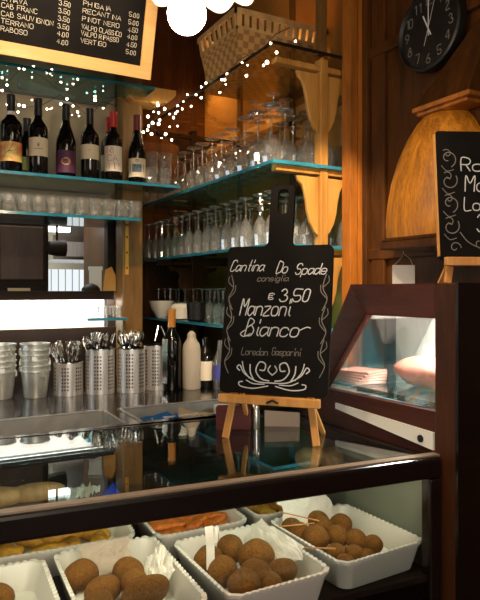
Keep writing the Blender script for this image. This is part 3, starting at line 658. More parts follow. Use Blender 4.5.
# ------------------------------------------------------------------ oak hood on the panelled wall
oh = thing('oak_hood', 'arched honey-coloured oak hood on the panelled wall behind the small chalkboard', 'hood', (1.515, 1.38, 1.70))
A0, A1 = PI/2, 3*PI/2
bp_ = [(.192, .012), (.195, .06), (.190, .12), (.178, .19), (.158, .26), (.130, .325), (.10, .375), (.078, .40)]
part('hood_body', MB().lathe(bp_, 30, (0, 0, 0), A0, A1), M['oak'], oh, smooth=True)
part('ledge', MB().box(-.20, 0, -.25, .10, -.024, .0).box(-.196, 0, -.24, .095, 0, .012), M['panel'], oh, bevel=.004)
part('cap_moulding', MB().box(-.09, 0, -.15, .05, .40, .412).box(-.10, 0, -.165, .06, .412, .428), M['post'], oh, bevel=.004)
part('hood_roof', MB().add([(-.095, -.16, .428), (-.095, .055, .428), (0, .055, .428), (0, -.16, .428), (-.01, -.12, .66), (-.01, -.18, .66)], [(0, 1, 4), (0, 4, 5), (1, 2, 4), (0, 5, 3), (0, 3, 2, 1), (3, 5, 4, 2)]), M['panel'], oh)

# hanging white tag
tg = thing('hanging_tag', 'blank white tag tied with string below the oak hood', 'tag', (1.40, 1.46, 1.60), -.5)
part('card', MB().box(-.036, .036, -.001, .001, -.035, .03), M['white'], tg)
part('string', MB().tube([(-.03, 0, .03), (-.01, -.004, .05), (.0, 0, .066), (.02, -.003, .05), (.03, 0, .028)], .0012, 6).tube([(0, 0, .066), (.0, .003, .078)], .0016, 6), M['wire_w'], tg)

# ------------------------------------------------------------------ steel counter behind, with basins
sk = thing('steel_counter', 'worn stainless steel back counter with two sunken basins', 'counter', (.5, 2.2, 1.14))
def sb(mb, x0, x1, y0, y1, z0, z1): return mb.box(x0-.5, x1-.5, y0-2.2, y1-2.2, z0-1.14, z1-1.14)
t = MB(); YA, YB = 1.815, 2.035
sb(t, -1.2, 1.51, YB, 2.88, 1.11, 1.14); sb(t, -1.2, 1.51, 1.79, YA, 1.11, 1.14)
for a, b in ((-1.2, -.25), (.588, .650), (1.03, 1.51)): sb(t, a, b, YA, YB, 1.11, 1.14)
part('worktop', t, M['worktop'], sk)
for a, b in ((-.25, .588), (.65, 1.03)):
    t = MB(); zb_ = 1.0
    sb(t, a, b, YA, YB, zb_-.004, zb_); sb(t, a, b, YB-.003, YB, zb_, 1.139); sb(t, a, b, YA, YA+.003, zb_, 1.139); sb(t, a, a+.003, YA+.003, YB-.003, zb_, 1.139); sb(t, b-.003, b, YA+.003, YB-.003, zb_, 1.139)
    part('basin', t, M['basin'], sk)
t = MB()
for a, b in ((-.25, .588), (.65, 1.03)):
    sb(t, a-.008, b+.008, YB, YB+.01, 1.139, 1.1435); sb(t, a-.008, a, YA, YB, 1.139, 1.1435); sb(t, b, b+.008, YA, YB, 1.139, 1.1435)
part('basin_rim', t, M['steelv'], sk)
part('cabinet_base', sb(MB(), -1.2, 1.51, 1.80, 2.86, .0, .98), M['dark'], sk)
# things in the right basin
single('blue_cloth', MB().add([(x*.06+.012*noise.noise((x*3, y*3, 1)), y*.04, .06+.03*noise.noise((x*2.2, y*2.2, 0))) for y in (-1, -.3, .4, 1) for x in (-1, -.4, .2, .8, 1.2)], [(r*5+c, r*5+c+1, r*5+c+6, r*5+c+5) for r in range(3) for c in range(4)]), M['blue'], 'crumpled blue cloth in the right basin', 'cloth', (.75, 1.945, 1.055))
wr_ = thing('wire_rack', 'white wire rack lying in the right basin', 'rack', (.80, 1.90, 1.0))
part('rack_wire', MB().tube([(-.07, -.04, .095), (-.07, .05, .115), (.10, .05, .115), (.10, -.04, .095), (-.07, -.04, .095)], .003, 6), M['white'], wr_)
for x in (-.06, .09): part('leg', MB().tube([(x, .05, .115), (x, .05, .003)], .003, 6), M['white'], wr_)
single('kraft_card', MB().prism([(-.08, 0), (.075, 0), (.075, .10), (-.03, .115), (-.08, .135)], -.001, .001), M['kraft'], 'folded kraft card leaning in the right basin', 'card', (.93, 1.99, 1.0005), -.1)
single('white_tub', MB().lathe([(.0001, 0), (.022, 0), (.028, .13), (.026, .135), (.02, .01), (.0001, .01)], 20), M['white'], 'white tub at the right end of the right basin', 'tub', (1.0, 1.96, 1.0005), smooth=True)

# ------------------------------------------------------------------ buckets, canisters, cutlery
zc = 1.1405
bkt = MB().lathe([(.0001, .004), (.040, .0), (.042, .004), (.053, .098), (.056, .1), (.056, .104), (.0525, .104), (.041, .008), (.0001, .007)], 32).mesh('pail', True)
hand = MB().tube([(.058*math.cos(a), .004-.052*math.sin(a)*.99, .09-.012*math.sin(a)) for a in [PI*i/16 for i in range(17)]], .0018, 6)
proto = thing('bucket', 'x', 'bucket', (0, 0, 0)); o = bpy.data.objects.new('pail', bkt); bkt.materials.append(M['galv']); C.objects.link(o); o.parent = proto
for sg in (-1, 1): part('ear', MB().box(sg*.053-.004, sg*.053+.004, -.008, .008, .082, .098), M['galv'], proto)
first = True; LEV = ['lowest', 'second', 'third', 'fourth', 'fifth', 'topmost']
for sx, sy, nm in ((.318, 2.455, 'left stack'), (.437, 2.425, 'right stack beside the cutlery canisters')):
    for i in range(6):
        lb = f'small galvanised bucket, {LEV[i]} in the {nm}'; loc = (sx+rnd.uniform(-.001, .001), sy, zc+i*.0205)
        if first: proto.location = loc; proto['label'] = lb; proto['group'] = 'nested buckets on the back counter'; first = False
        else: dup(proto, loc, rnd.uniform(0, 3), lb, 'nested buckets on the back counter')
def canister(label, x, y, h, r, grp='perforated cutlery canisters'):
    c = thing('canister', label, 'canister', (x, y, zc), 0, grp)
    n = 64; rows = int(h/.0068); vs = []; fs = []
    for j in range(rows+1):
        for i in range(n):
            a = 2*PI*i/n; vs.append((r*math.cos(a), r*math.sin(a), h*j/rows))
    for j in range(rows):
        for i in range(n):
            hole = (i % 10 in (1, 3, 5)) and (j % 2 == 1) and 3 <= j < rows-3
            if not hole: fs.append((j*n+i, j*n+(i+1) % n, (j+1)*n+(i+1) % n, (j+1)*n+i))
    fs.append(tuple(range(n-1, -1, -1)))
    o = part('perforated_wall', MB().add(vs, fs), M['steelv'], c, smooth=True)
    part('lip', MB().lathe([(r+.0016, h-.004), (r+.0016, h), (r-.0016, h), (r-.0016, h-.004)], 48), M['cutlery'], c, smooth=True)
    part('inner_liner', MB().lathe([(r-.0025, .002), (r-.0025, h-.006)], 40), M['black'], c, smooth=True)
    return c
cans = [(.563, 2.425, .130, .056, 'short perforated steel canister of cutlery beside the buckets'), (.683, 2.40, .178, .057, 'tall perforated steel canister of cutlery, second from the buckets'), (.803, 2.375, .176, .056, 'tall perforated steel canister of cutlery in front of the pillar'), (.915, 2.385, .185, .052, 'perforated steel canister holding tongs, right of the pillar')]
for x, y, h, r, lb in cans: canister(lb, x, y, h, r)
def spoon():
    t = thing('spoon', 'x', 'spoon')
    part('handle', MB().bar((0, 0, 0), (0, 0, .145), .008, .002), M['cutlery'], t)
    part('bowl', MB().sphere((0, 0, .17), 1, 14, 10, (.0185, .005, .029)), M['cutlery'], t, smooth=True); return t
def fork():
    t = thing('fork', 'x', 'fork')
    part('handle', MB().bar((0, 0, 0), (0, 0, .145), .008, .002), M['cutlery'], t)
    m = MB().prism([(-.004, .14), (.004, .14), (.012, .158), (.012, .165), (-.012, .165), (-.012, .158)], -.001, .001)
    for i in range(4): m.box(-.0118+i*.0069, -.0088+i*.0069, -.001, .001, .165, .20)
    part('tines', m, M['cutlery'], t); return t
sp, fk = spoon(), fork(); used = set()
for ci, (x, y, h, r, _) in enumerate(cans[:3]):
    for i in range(14):
        kind = 'spoon' if (i*7+ci) % 3 else 'fork'; src = sp if kind == 'spoon' else fk
        a = 2*PI*i/14+ci; lean = rnd.uniform(.10, .30)
        zoff = h-.145+rnd.uniform(-.004, .02) if h > .14 else rnd.uniform(.0, .012)
        rr = r*.45
        loc = (x+rr*math.cos(a)*.3, y+rr*math.sin(a)*.3, zc+.004+zoff)
        lb = f'steel {kind} in the {["short canister beside buckets", "second cutlery canister", "canister before the pillar"][ci]}, {ORD[i]} anticlockwise from its right'
        o = src if kind not in used else dup(src, loc); used.add(kind); o.location = loc
        o.rotation_euler = (-math.sin(a)*lean, math.cos(a)*lean, rnd.uniform(0, PI)); o['label'] = lb; o['group'] = f'cutlery in the canisters'
tn = thing('tongs', 'steel serving tongs standing in the canister right of the pillar', 'tongs', (.925, 2.375, zc+.01))
for s in (-1, 1): part('arm', MB().tube([(s*.028, -.02, .19), (s*.02, -.012, .21), (s*.006, 0, .25)], .004, 8), M['cutlery'], tn)
part('arm', MB().box(-.012, .012, -.06, -.0565, .02, .20), M['cutlery'], tn)
# bottles to the right of the canisters
bottle('wine_bottle', 'dark wine bottle with amber neck foil on the back counter', (.965, 2.34, zc), 'bordeaux', M['foil_gold'], None, h=.33, r=.039, group='bottles on the back counter')
wbt = thing('white_bottle', 'white plastic squeeze bottle beside the dark bottle on the back counter', 'bottle', (1.045, 2.32, zc), 0, 'bottles on the back counter')
part('bottle_body', MB().lathe([(.0001, 0), (.036, 0), (.038, .006), (.038, .16), (.034, .185), (.02, .205), (.018, .215), (.0001, .216)], 26), M['plastic'], wbt, smooth=True)
part('cap', MB().lathe([(.018, .212), (.018, .226), (.008, .238), (.0001, .24)], 20), M['plastic'], wbt, smooth=True)
lq = thing('liquor_bottle', 'small dark bottle with white label behind the white squeeze bottle', 'bottle', (1.115, 2.335, zc), math.atan2(-2.33, -1.11), 'bottles on the back counter')
part('bottle_body', MB().lathe([(.0001, 0), (.03, 0), (.031, .006), (.031, .13), (.02, .16), (.012, .175), (.012, .21), (.0001, .211)], 22), M['bottle'], lq, smooth=True)
part('label', MB().lathe([(.0316, .03), (.0316, .11)], 14, (0, 0, 0), -1.3, 1.3), M['lab_white'], lq, smooth=True)
bb = thing('spray_bottle', 'blue-labelled clear bottle next to the large chalkboard on the back counter', 'bottle', (1.15, 2.26, zc), math.atan2(-2.26, -1.15), 'bottles on the back counter')
part('bottle_body', MB().lathe([(.0001, 0), (.03, 0), (.031, .006), (.031, .12), (.014, .16), (.012, .20), (.0001, .201)], 22), M['goblet'], bb, smooth=True)
part('label', MB().lathe([(.0316, .04), (.0316, .10)], 14, (0, 0, 0), -1.3, 1.3), plain('violet label', rgb(70, 74, 150), .6), bb, smooth=True)

# ------------------------------------------------------------------ the glass-topped display counter (local frame: origin right front, x to the right, y inwards)
CA = -math.radians(5.5); CO = (1.1, 1.046)
def cw(x, y, z=0): return (CO[0]+x*math.cos(CA)-y*math.sin(CA), CO[1]+x*math.sin(CA)+y*math.cos(CA), z)
ct = thing('display_counter', 'low glass-topped food display counter with dark lacquered rim', 'counter', (CO[0], CO[1], 0), CA)
D = .575; XL = -1.55; XR = 0
def xe(y): return -y*math.tan(-CA)-.002          # the right end runs square to the tall case
def slab(x0, x1off, y0, y1, z0, z1):
    return MB().prism([(x0, y0), (xe(y0)+x1off, y0), (xe(y1)+x1off, y1), (x0, y1)], z0, z1, 'z')
part('front_rim', slab(XL, 0, -.028, .022, 1.112, 1.162), M['rim'], ct, bevel=.008)
part('back_rim', slab(XL, 0, D-.012, D+.012, 1.12, 1.1615), M['rim'], ct, bevel=.005)
part('side_rim', MB().prism([(xe(.022)-.03, .022), (xe(.022), .022), (xe(D-.012), D-.012), (xe(D-.012)-.03, D-.012)], 1.12, 1.158, 'z'), M['rim'], ct, bevel=.004)
part('glass_top', slab(XL, -.03, .022, D-.012, 1.152, 1.160), M['top'], ct)
part('top_trim', slab(XL, 0, -.020, .002, 1.161, 1.1655), plain('bronze strip', rgb(176, 156, 136), .38, .6), ct, 'bronze strip along the rim')
part('front_glass', MB().box(XL, -.034, -.022, -.017, .80, 1.112), M['clear'], ct)
part('corner_post', MB().box(-.034, -.003, -.028, .006, .0, 1.112), M['rim'], ct, bevel=.004)
part('base_cabinet', slab(XL, 0, -.028, D+.012, 0, .80), M['dark'], ct)
part('case_floor', slab(XL, 0, -.016, D-.012, .872, .885), M['dark'], ct)
part('back_wall', slab(XL, 0, D-.012, D+.01, .80, 1.12), M['dark'], ct)
part('end_wall', MB().prism([(xe(.006)-.006, .006), (xe(.006), .006), (xe(D-.012), D-.012), (xe(D-.012)-.006, D-.012)], .885, 1.12, 'z'), plain('shade toned laminate', rgb(120, 124, 108), .4), ct)  # white laminate with its dimness put into the grey green colour
part('inner_shelf', slab(XL, -.04, .30, D-.02, 1.046, 1.052), M['clear'], ct)
part('shelf_edge', slab(XL, -.04, .296, .30, 1.0455, 1.0525), M['edge'], ct)

part('added_tube', MB().tube([(-1.1, .012, 1.108), (-.08, .012, 1.108)], .004, 8), M['tube'], ct, 'thin added light tube under the rim')  # tube added to go with the counter fill
# trays
def rrect(a, b, r, n=10):
    pts = []
    for cx, cy, s in ((a-r, b-r, 0), (-a+r, b-r, 1), (-a+r, -b+r, 2), (a-r, -b+r, 3)):
        for i in range(n): t = PI/2*(s+i/(n-1)); pts.append((cx+r*math.cos(t), cy+r*math.sin(t)))
    out = []
    for i in range(len(pts)):
        p, q2 = Vector(pts[i]), Vector(pts[(i+1) % len(pts)]); k = max(1, int((q2-p).length/.003))
        out += [tuple(p.lerp(q2, j/k)) for j in range(k)]
    return out
def tray(label, X0, X1, Y0, Y1, rz=0, depth=.07):
    a, b = (X1-X0)/2, (Y1-Y0)/2; loc = ((X0+X1)/2, (Y0+Y1)/2, .8855)
    base_ = rrect(a, b, .03); n = len(base_); mb = MB(); vs = []
    def ring(inset, z, scal=0):
        for i, (x, y) in enumerate(base_):
            s = abs(math.sin(i*.62)); kx = 1-inset/a; ky = 1-inset/b
            vs.append((x*kx*(1+scal*s*.012), y*ky*(1+scal*s*.012), z+scal*.0035*s))
    for ins, z, sc2 in ((.022, 0, 0), (.017, .004, 0), (.004, depth-.012, 0), (.0, depth-.006, 1), (.0, depth, 1), (.008, depth, .6), (.011, depth-.01, 0), (.024, .018, 0), (.03, .015, 0)): ring(ins, z, sc2)
    R = 9
    fs = [(j*n+i, j*n+(i+1) % n, (j+1)*n+(i+1) % n, (j+1)*n+i) for j in range(R-1) for i in range(n)]+[tuple(range(n-1, -1, -1)), tuple((R-1)*n+i for i in range(n))]
    return single('serving_dish', mb.add(vs, fs), M['ceramic'], label, 'dish', loc, rz, 'white dishes in the display case', smooth=True)
tray('white scalloped dish cut off at the left end of the display case', .0, .262, 1.08, 1.40, -.05)
tray('white scalloped dish of long croquettes under the middle of the glass', .283, .520, 1.05, 1.40, -.04)
tray('white scalloped dish of croquettes with a small paper tag', .548, .796, 1.035, 1.335, -.0)
tray('white scalloped dish of small round croquettes at the right end', .822, 1.078, 1.05, 1.345, .04)
tray('white scalloped dish of orange fritters in the back row', .535, .785, 1.37, 1.60, -.05)
tray('white scalloped dish of golden fritters at the back left', .14, .50, 1.425, 1.615, -.08)
tray('white scalloped dish of yellow pieces at the back right', .81, 1.05, 1.37, 1.58, -.03)
# croquettes
def lump(seed, sq, r=.03, amp=.12):
    mb = MB().sphere((0, 0, 0), r, 20, 14, sq)
    mb.v = [tuple(Vector(p)*(1+amp*noise.noise(Vector(p)*28+Vector((seed, 0, 0)))+.012*noise.noise(Vector(p)*150))) for p in mb.v]
    return mb
cq = [lump(i*3.1, s).mesh('croquette', True) for i, s in enumerate(((1, 1, .95), (1.12, .95, .9), (1.3, .9, .88), (1.7, .9, .85)))]
for me in cq: me.materials.append(M['croq'])
def croqs(items, where, z=.0):
    for i, (x, y, zz, kind, s, rz) in enumerate(items):
        o = put('croquette', cq[kind], (x, y, zz), f'{["round", "rounded", "oval", "long"][kind]} brown crumbed croquette in {where}, {ORD[i]} from its far left', 'croquette', 'croquettes in '+where, rz)
        o.scale = (s, s, s)
zf = .905
croqs([(.329,1.30,.946,1,1.1,.3),(.419,1.262,.946,1,1.1,2.0),(.352,1.212,.944,2,1.08,.5),(.412,1.20,.950,1,1.0,1.4),(.415,1.140,.958,3,1.1,.25),(.326,1.160,.945,2,1.0,.9),(.33,1.10,.935,1,1.0,.2)], 'the dish of long croquettes')
croqs([(.600,1.240,.943,1,1.1,.6),(.672,1.268,.943,2,1.15,1.2),(.698,1.195,.948,1,1.3,.2),(.596,1.163,.948,1,1.15,1.1),(.612,1.098,.945,1,1.1,.4),(.652,1.118,.948,1,1.12,2.1),(.712,1.105,.946,2,1.0,.3),(.668,1.088,.935,1,.95,1.2)], 'the dish with the paper tag')
croqs([(.862,1.294,.944,0,.95,.3),(.868,1.199,.954,0,1.08,1.0),(.944,1.295,.946,0,1.0,.2),(.985,1.252,.946,0,1.0,1.7),(.925,1.19,.950,0,.95,.6),(.956,1.158,.947,0,.88,.1),(.982,1.125,.942,0,.8,1.3),(.872,1.125,.942,0,.85,.5),(.905,1.100,.941,0,.85,.9),(.867,1.085,.935,0,.8,.4),(.926,1.083,.936,0,.8,1.9),(.919,1.241,.956,0,.9,.6),(.855,1.25,.95,0,.95,1.4)], 'the right-end dish')
croqs([(.16,1.17,.945,2,1.1,.4),(.09,1.25,.945,1,1.1,.4),(.16,1.29,.94,1,1.0,.4),(.19,1.14,.94,1,1.0,1.4)], 'the leftmost dish')
def sheet(name, label, x, y, z, a, b, rz, amp=.012, seed=0, tilt=(0, 0), n=14, mat='paper'):
    vs = []
    for j in range(n+1):
        for i in range(n+1):
            u, v = 2*i/n-1, 2*j/n-1
            k = noise.noise(Vector((u*2.3+seed, v*2.3, seed)))+.5*noise.noise(Vector((u*6+seed, v*6, seed)))
            vs.append((u*a*(1+.08*math.sin(v*7+seed)), v*b*(1+.08*math.sin(u*6+seed)), amp*k+tilt[0]*u*a+tilt[1]*v*b))
    o = single(name, MB().add(vs, [(j*(n+1)+i, j*(n+1)+i+1, (j+1)*(n+1)+i+1, (j+1)*(n+1)+i) for j in range(n) for i in range(n)]), M[mat], label, 'paper', (x, y, z), rz, smooth=False)
    sd = o.modifiers.new('thick', 'SOLIDIFY'); sd.thickness = .0006; return o
sheet('paper_liner', 'greaseproof paper lining the dish of long croquettes', .395, 1.235, .912, .085, .125, -.04, .004, 1)
sheet('paper_napkin', 'crumpled white paper in the right corner of the dish of long croquettes', .474, 1.235, .952, .026, .055, -.1, .012, 4, (.8, .1))
sheet('parchment', 'brownish paper sheet standing up behind the long croquettes', .395, 1.345, .950, .055, .022, -.1, .006, 2, (0, 1.2), 14, 'parchment')
sheet('paper_liner', 'greaseproof paper lining the dish with the paper tag', .660, 1.18, .910, .09, .12, 0, .004, 3)
sheet('paper_napkin', 'white paper sheet rising along the right side of the tagged dish', .752, 1.205, .958, .022, .10, 0, .007, 6, (1.1, 0))
sheet('paper_liner', 'greaseproof paper lining the dish at the right end', .935, 1.19, .912, .095, .12, .04, .004, 5)
sheet('paper_napkin', 'crinkled white paper sheet standing behind the small round croquettes', .925, 1.315, .972, .075, .026, .04, .010, 8, (.1, 1.5))
pt_ = thing('paper_tag', 'small white paper tag standing among the croquettes', 'tag', (.600, 1.205, .955), .5)
part('tag_strip', MB().add([(-.011, 0, 0), (.011, 0, 0), (.010, .006, .03), (-.012, .006, .03), (-.016, .003, .055), (.006, .003, .057)], [(0, 1, 2, 3), (3, 2, 5, 4)]), M['paper'], pt_)
pt_.scale = (.8, .9, 1.65); pt_.location = (.5725, 1.172, .952); pt_.rotation_euler = (0, 0, -.5)
part('tag_curl', MB().lathe([(.008, 0), (.0075, .018)], 14, (.015, .008, .035), 0, 5.2), M['paper'], pt_)
for i, (p0, p1) in enumerate((((.80, 1.26, .972), (.875, 1.215, .982)), ((.83, 1.30, .99), (.90, 1.23, .978)), ((.765, 1.17, .962), (.85, 1.10, .968)))):
    single('toothpick', MB().tube([p0, p1], .0016, 6), M['easel'], f'wooden pick lying across the small round croquettes, {["far left", "rear", "near"][i]} one', 'toothpick', group='wooden picks')
def chunks(name, n, x0, x1, y0, y1, z, mat, labelf, cat, group, r=.02, sq=(1.5, .8, .55)):
    mes = [lump(20+i*2.7, sq, r, .3).mesh(name, True) for i in range(4)]
    for me in mes: me.materials.append(mat)
    cols = max(1, int(math.sqrt(n*(x1-x0)/(y1-y0)))); i = 0
    while i < n:
        cx, cy = i % cols, (i//cols) % max(1, round(n/cols))
        o = put(name, mes[i % 4], (x0+(cx+.5+rnd.uniform(-.25, .25))*(x1-x0)/cols, y0+(cy+.5+rnd.uniform(-.2, .2))*(y1-y0)/max(1, round(n/cols)), z+rnd.uniform(0, .014)), labelf(i), cat, group, rnd.uniform(0, 3)); i += 1
chunks('fritter', 24, .565, .755, 1.40, 1.57, .922, M['fry_orange'], lambda i: 'small orange fritter in the back dish behind the tagged dish', 'fritter', 'orange fritters')
chunks('fried_fillet', 10, .18, .47, 1.45, 1.59, .922, M['fry_yellow'], lambda i: 'golden battered fillet in the back left dish', 'fillet', 'golden battered fillets', .034, (1.7, .8, .55))
chunks('fried_piece', 9, .84, 1.02, 1.40, 1.55, .922, M['fry_yellow'], lambda i: 'yellow battered piece in the back right dish behind the round croquettes', 'fritter', 'yellow battered pieces', .028, (1.3, .9, .6))
# on the inner glass shelf
for i, (x, y, s) in enumerate(((.10, 1.52, 1), (.19, 1.505, 1.1), (.275, 1.50, 1.0))):
    single('bread_roll', lump(50+i, (1.9*s, .95, .62), .034, .15), M['bread'], f'pale long bread roll under the glass top, {ORD[i]} from the left', 'bread', (x, y, 1.072), -.1, 'bread rolls on the inner shelf', smooth=True)
single('blue_packet', MB().prism([(-.022, 0), (.022, 0), (.004, .03)], -.010, .010), M['blue_b'], 'small bright blue triangular packet on the inner glass shelf', 'packet', (.44, 1.45, 1.0525), -.3)
sheet('paper_napkin', 'crumpled white paper on the inner glass shelf beside the blue packet', .37, 1.47, 1.066, .04, .03, .2, .02, 12)
for i, (x, y) in enumerate(((1.0, 1.42), (1.065, 1.40))):
    single('pastry', lump(70+i, (1.4, 1, .75), .034, .25), M['bread'], f'brown pastry under the right end of the glass top, {["left", "right"][i]} one', 'pastry', (x, y, 1.076), .3, 'pastries on the inner shelf', smooth=True)

# ------------------------------------------------------------------ tall wooden display case on the right
tc_ = thing('tall_display_case', 'tall mahogany display case with a sloped glazed side at the right end of the counter', 'display case', (1.3, 1.25, 0))
def cx_(mb): return mb.xf(Matrix.Translation((-1.3, -1.25, 0)))
Xa, Xb = 1.102, 1.128
part('corner_stile', cx_(MB().box(Xa-.002, Xb+.02, .982, 1.045, 0, 1.566)), M['mahog_z'], tc_, bevel=.004)
part('side_top_rail', cx_(MB().prism([(1.045, 1.566), (1.359, 1.566), (1.295, 1.482), (1.045, 1.482)], Xa, Xb, 'x')), M['mahog'], tc_)
part('sloped_stile', cx_(MB().prism([(1.359, 1.566), (1.575, 1.22), (1.485, 1.255), (1.295, 1.482)], Xa, Xb, 'x')), M['mahog'], tc_, bevel=.003)
part('side_lower_panel', cx_(MB().prism([(1.045, 1.262), (1.485, 1.255), (1.575, 1.22), (1.60, 1.18), (1.60, 0), (1.045, 0)], Xa, Xb, 'x')), M['mahog'], tc_)
part('side_pane', cx_(MB().prism([(1.045, 1.26), (1.485, 1.255), (1.295, 1.482), (1.045, 1.482)], Xa+.014, Xa+.018, 'x')), M['caseglass'], tc_)
part('top_panel', cx_(MB().box(Xb, 1.50, .983, 1.359, 1.545, 1.566)), M['mahog'], tc_, bevel=.003)
part('front_panel', cx_(MB().box(Xa-.002, 1.50, .974, .982, 0, 1.567)), M['rim'], tc_, 'near-black front')
part('front_backing', cx_(MB().box(Xb+.02, 1.475, .982, 1.010, 0, 1.545)), M['mahog_z'], tc_)
part('right_panel', cx_(MB().prism([(1.01, 1.545), (1.34, 1.545), (1.575, 1.545), (1.575, 0), (1.01, 0)], 1.476, 1.50, 'x')), M['white'], tc_)
part('sloped_pane', cx_(MB().prism([(1.352, 1.560), (1.575, 1.205), (1.570, 1.200), (1.347, 1.555)], Xb, 1.475, 'x')), M['caseglass'], tc_)
part('case_deck', cx_(MB().box(Xb, 1.475, 1.01, 1.575, 1.18, 1.20)), M['white'], tc_)
part('case_shelf', cx_(MB().box(Xb+.002, 1.475, 1.012, 1.49, 1.268, 1.275)), M['shelf'], tc_, 'glass shelf inside the case')
part('case_shelf_edge', cx_(MB().box(Xb-.001, Xb+.002, 1.05, 1.36, 1.262, 1.277)), plain('dark green glass edge', rgb(30, 62, 54), .15), tc_, 'dark green shelf edge')
st = part('white_strip', cx_(MB().prism([(1.046, 1.170), (1.046, 1.212), (1.42, 1.222), (1.42, 1.206)], Xa-.006, Xa, 'x')), M['white'], tc_, 'white strip at the foot of the case side')
part('plug', cx_(MB().lathe([(.009, 0), (.009, .003), (.0001, .0035)], 16).xf(Matrix.Translation((Xa-.006, 1.085, 1.190)) @ Matrix.Rotation(-PI/2, 4, 'Y'))), M['black'], tc_, 'black round plug')
part('case_lamp', cx_(MB().tube([(1.30, 1.05, 1.535), (1.30, 1.32, 1.535)], .007, 10)), M['tube'], tc_)
lamp('case_lamp_light', 'AREA', (1.30, 1.18, 1.525), 6.5, (1, .92, .84), .2, (1.30, 1.19, 1.2), sy=.05)
single('ham_joint', lump(90, (1.1, 1.75, .62), .07, .15), M['ham'], 'large pink cooked ham in the tall case', 'ham', (1.29, 1.235, 1.319), .1, smooth=True)
for i in range(5):
    single('ham_slice', MB().box(-.05, .05, -.055, .055, 0, .007), plain(f'ham slice tone {i}', rgb(232-6*i, 190-9*i, 172-9*i), .5), f'flat pink slice of cold meat, {ORD[i]} up in the pile by the sloped glass', 'meat', (1.20, 1.425, 1.2755+i*.0075), .12*i-.2, 'sliced cold meat pile', bevel=.002)
single('paper_wrap', MB().prism([(-.09, 0), (.09, 0), (.07, .10), (-.06, .12)], -.015, .015), M['white'], 'white paper wrapping standing at the back of the tall case', 'paper', (1.43, 1.33, 1.2755), PI/2)

# ------------------------------------------------------------------ chalkboards on easels
def easel(name, label, loc, rz, wid, zbar, reach):
    e = thing(name, label, 'easel', loc, rz)
    part('ledge_bar', MB().box(-wid/2, wid/2, -.034, -.016, zbar-.011, zbar+.011), M['easel'], e, bevel=.002)
    part('ledge_bar', MB().box(-wid/2+.015, wid/2-.015, -.016, .022, zbar-.011, zbar-.003), M['easel'], e, bevel=.002)
    for s in (-1, 1):
        x0, x1 = s*wid*.455, s*wid*.37
        part('leg', MB().bar((x0, -.012, .0), (x1, .006, zbar+.03), .018, .010), M['easel'], e, bevel=.0015)
        part('leg', MB().bar((s*wid*.40, reach, .0), (s*wid*.34, .03, zbar+.01), .012, .010), M['easel'], e, bevel=.0015)
    part('clip', MB().tube([(.0, -.037, zbar-.004), (.016, -.039, zbar+.004), (.03, -.037, zbar-.004)], .003, 8), M['black'], e)
    return e
easel('table_easel', 'small beech easel on the glass counter carrying the large chalkboard', (.83, 1.3435, 1.1602), -math.radians(49.4), .27, .108, .13)
bd = thing('chalkboard', 'large paddle-shaped chalkboard with a handle and white wine price, on the counter easel', 'chalkboard', (.83-.006*.759, 1.3435-.006*.651, 1.280), -math.radians(49.4))
TB = Matrix.Rotation(math.radians(-10), 4, 'X')
def board_shape(x0, x1, h, hx0, hx1, hh, r=.014):
    pts = []
    def arc(cx, cy, a0, a1, rr=r, n=6): pts.extend([(cx+rr*math.cos(math.radians(a0+(a1-a0)*i/n)), cy+rr*math.sin(math.radians(a0+(a1-a0)*i/n))) for i in range(n+1)])
    arc(x0+r, r, 180, 270); arc(x1-r, r, 270, 360); arc(x1-r, h-r, 0, 90)
    if hh:
        arc(hx1+r, h+r, 270, 180); arc(hx1-r, hh-r, 0, 90); arc(hx0+r, hh-r, 90, 180); arc(hx0-r, h+r, 0, -90)
    arc(x0+r, h-r, 90, 180); return pts
def board_mesh(outer, hole=None):
    bm = bmesh.new(); es = []
    for loop in [outer]+([hole] if hole else []):
        vs = [bm.verts.new((x, -.006, z)) for x, z in loop]
        es += [bm.edges.new((vs[i], vs[(i+1) % len(vs)])) for i in range(len(vs))]
    bmesh.ops.triangle_fill(bm, use_beauty=True, use_dissolve=False, edges=es)
    r = bmesh.ops.extrude_face_region(bm, geom=bm.faces[:])
    bmesh.ops.translate(bm, verts=[g for g in r['geom'] if isinstance(g, bmesh.types.BMVert)], vec=(0, .012, 0))
    bm.verts.ensure_lookup_table(); bm.verts.index_update()
    mb = MB().add([tuple(v.co) for v in bm.verts], [tuple(v.index for v in f.verts) for f in bm.faces]); bm.free(); return mb
hole = [(.0095+.0150*math.copysign(abs(math.cos(a))**.5, math.cos(a)), .516+.034*math.copysign(abs(math.sin(a))**.5, math.sin(a))) for a in [2*PI*(i+.5)/24 for i in range(24)]]
hole = [(x, z) for x, z in hole]
part('board', board_mesh(board_shape(-.141, .151, .393, -.027, .040, .562), hole).xf(TB), M['slate'], bd)
fn = lambda x, y: tuple(TB @ Vector((x, -.0064, y)))
def word(t, x, y, h, wd, sl, wdt, mat='chalk', par=None):
    part('chalk_word', write(MB(), t, x, y, h, wd, fn, sl, width=wdt, curvy=True), M[mat], par or bd)
word('Cantina', -.132, .325, .030, .0023, .35, .098); word('Do', .000, .319, .030, .0023, .3, .032); word('Spade', .052, .315, .028, .0023, .3, .085)
word('3,50', .012, .243, .032, .0030, .25, .088); word('€', -.018, .248, .016, .0022, .2, .018)
word('Manzoni', -.096, .205, .045, .0030, .2, .142); word('Bianco', -.078, .151, .043, .0030, .25, .150)
q = MB()
curve(q, [(-.078, .165), (-.09, .155), (-.08, .148), (-.062, .156)], .0026, fn); part('chalk_swash', q, M['chalk'], bd); q = MB(); curve(q, [(.072, .168), (.09, .176), (.10, .174)], .0024, fn)
part('chalk_swash', q, M['chalk'], bd); q = MB()
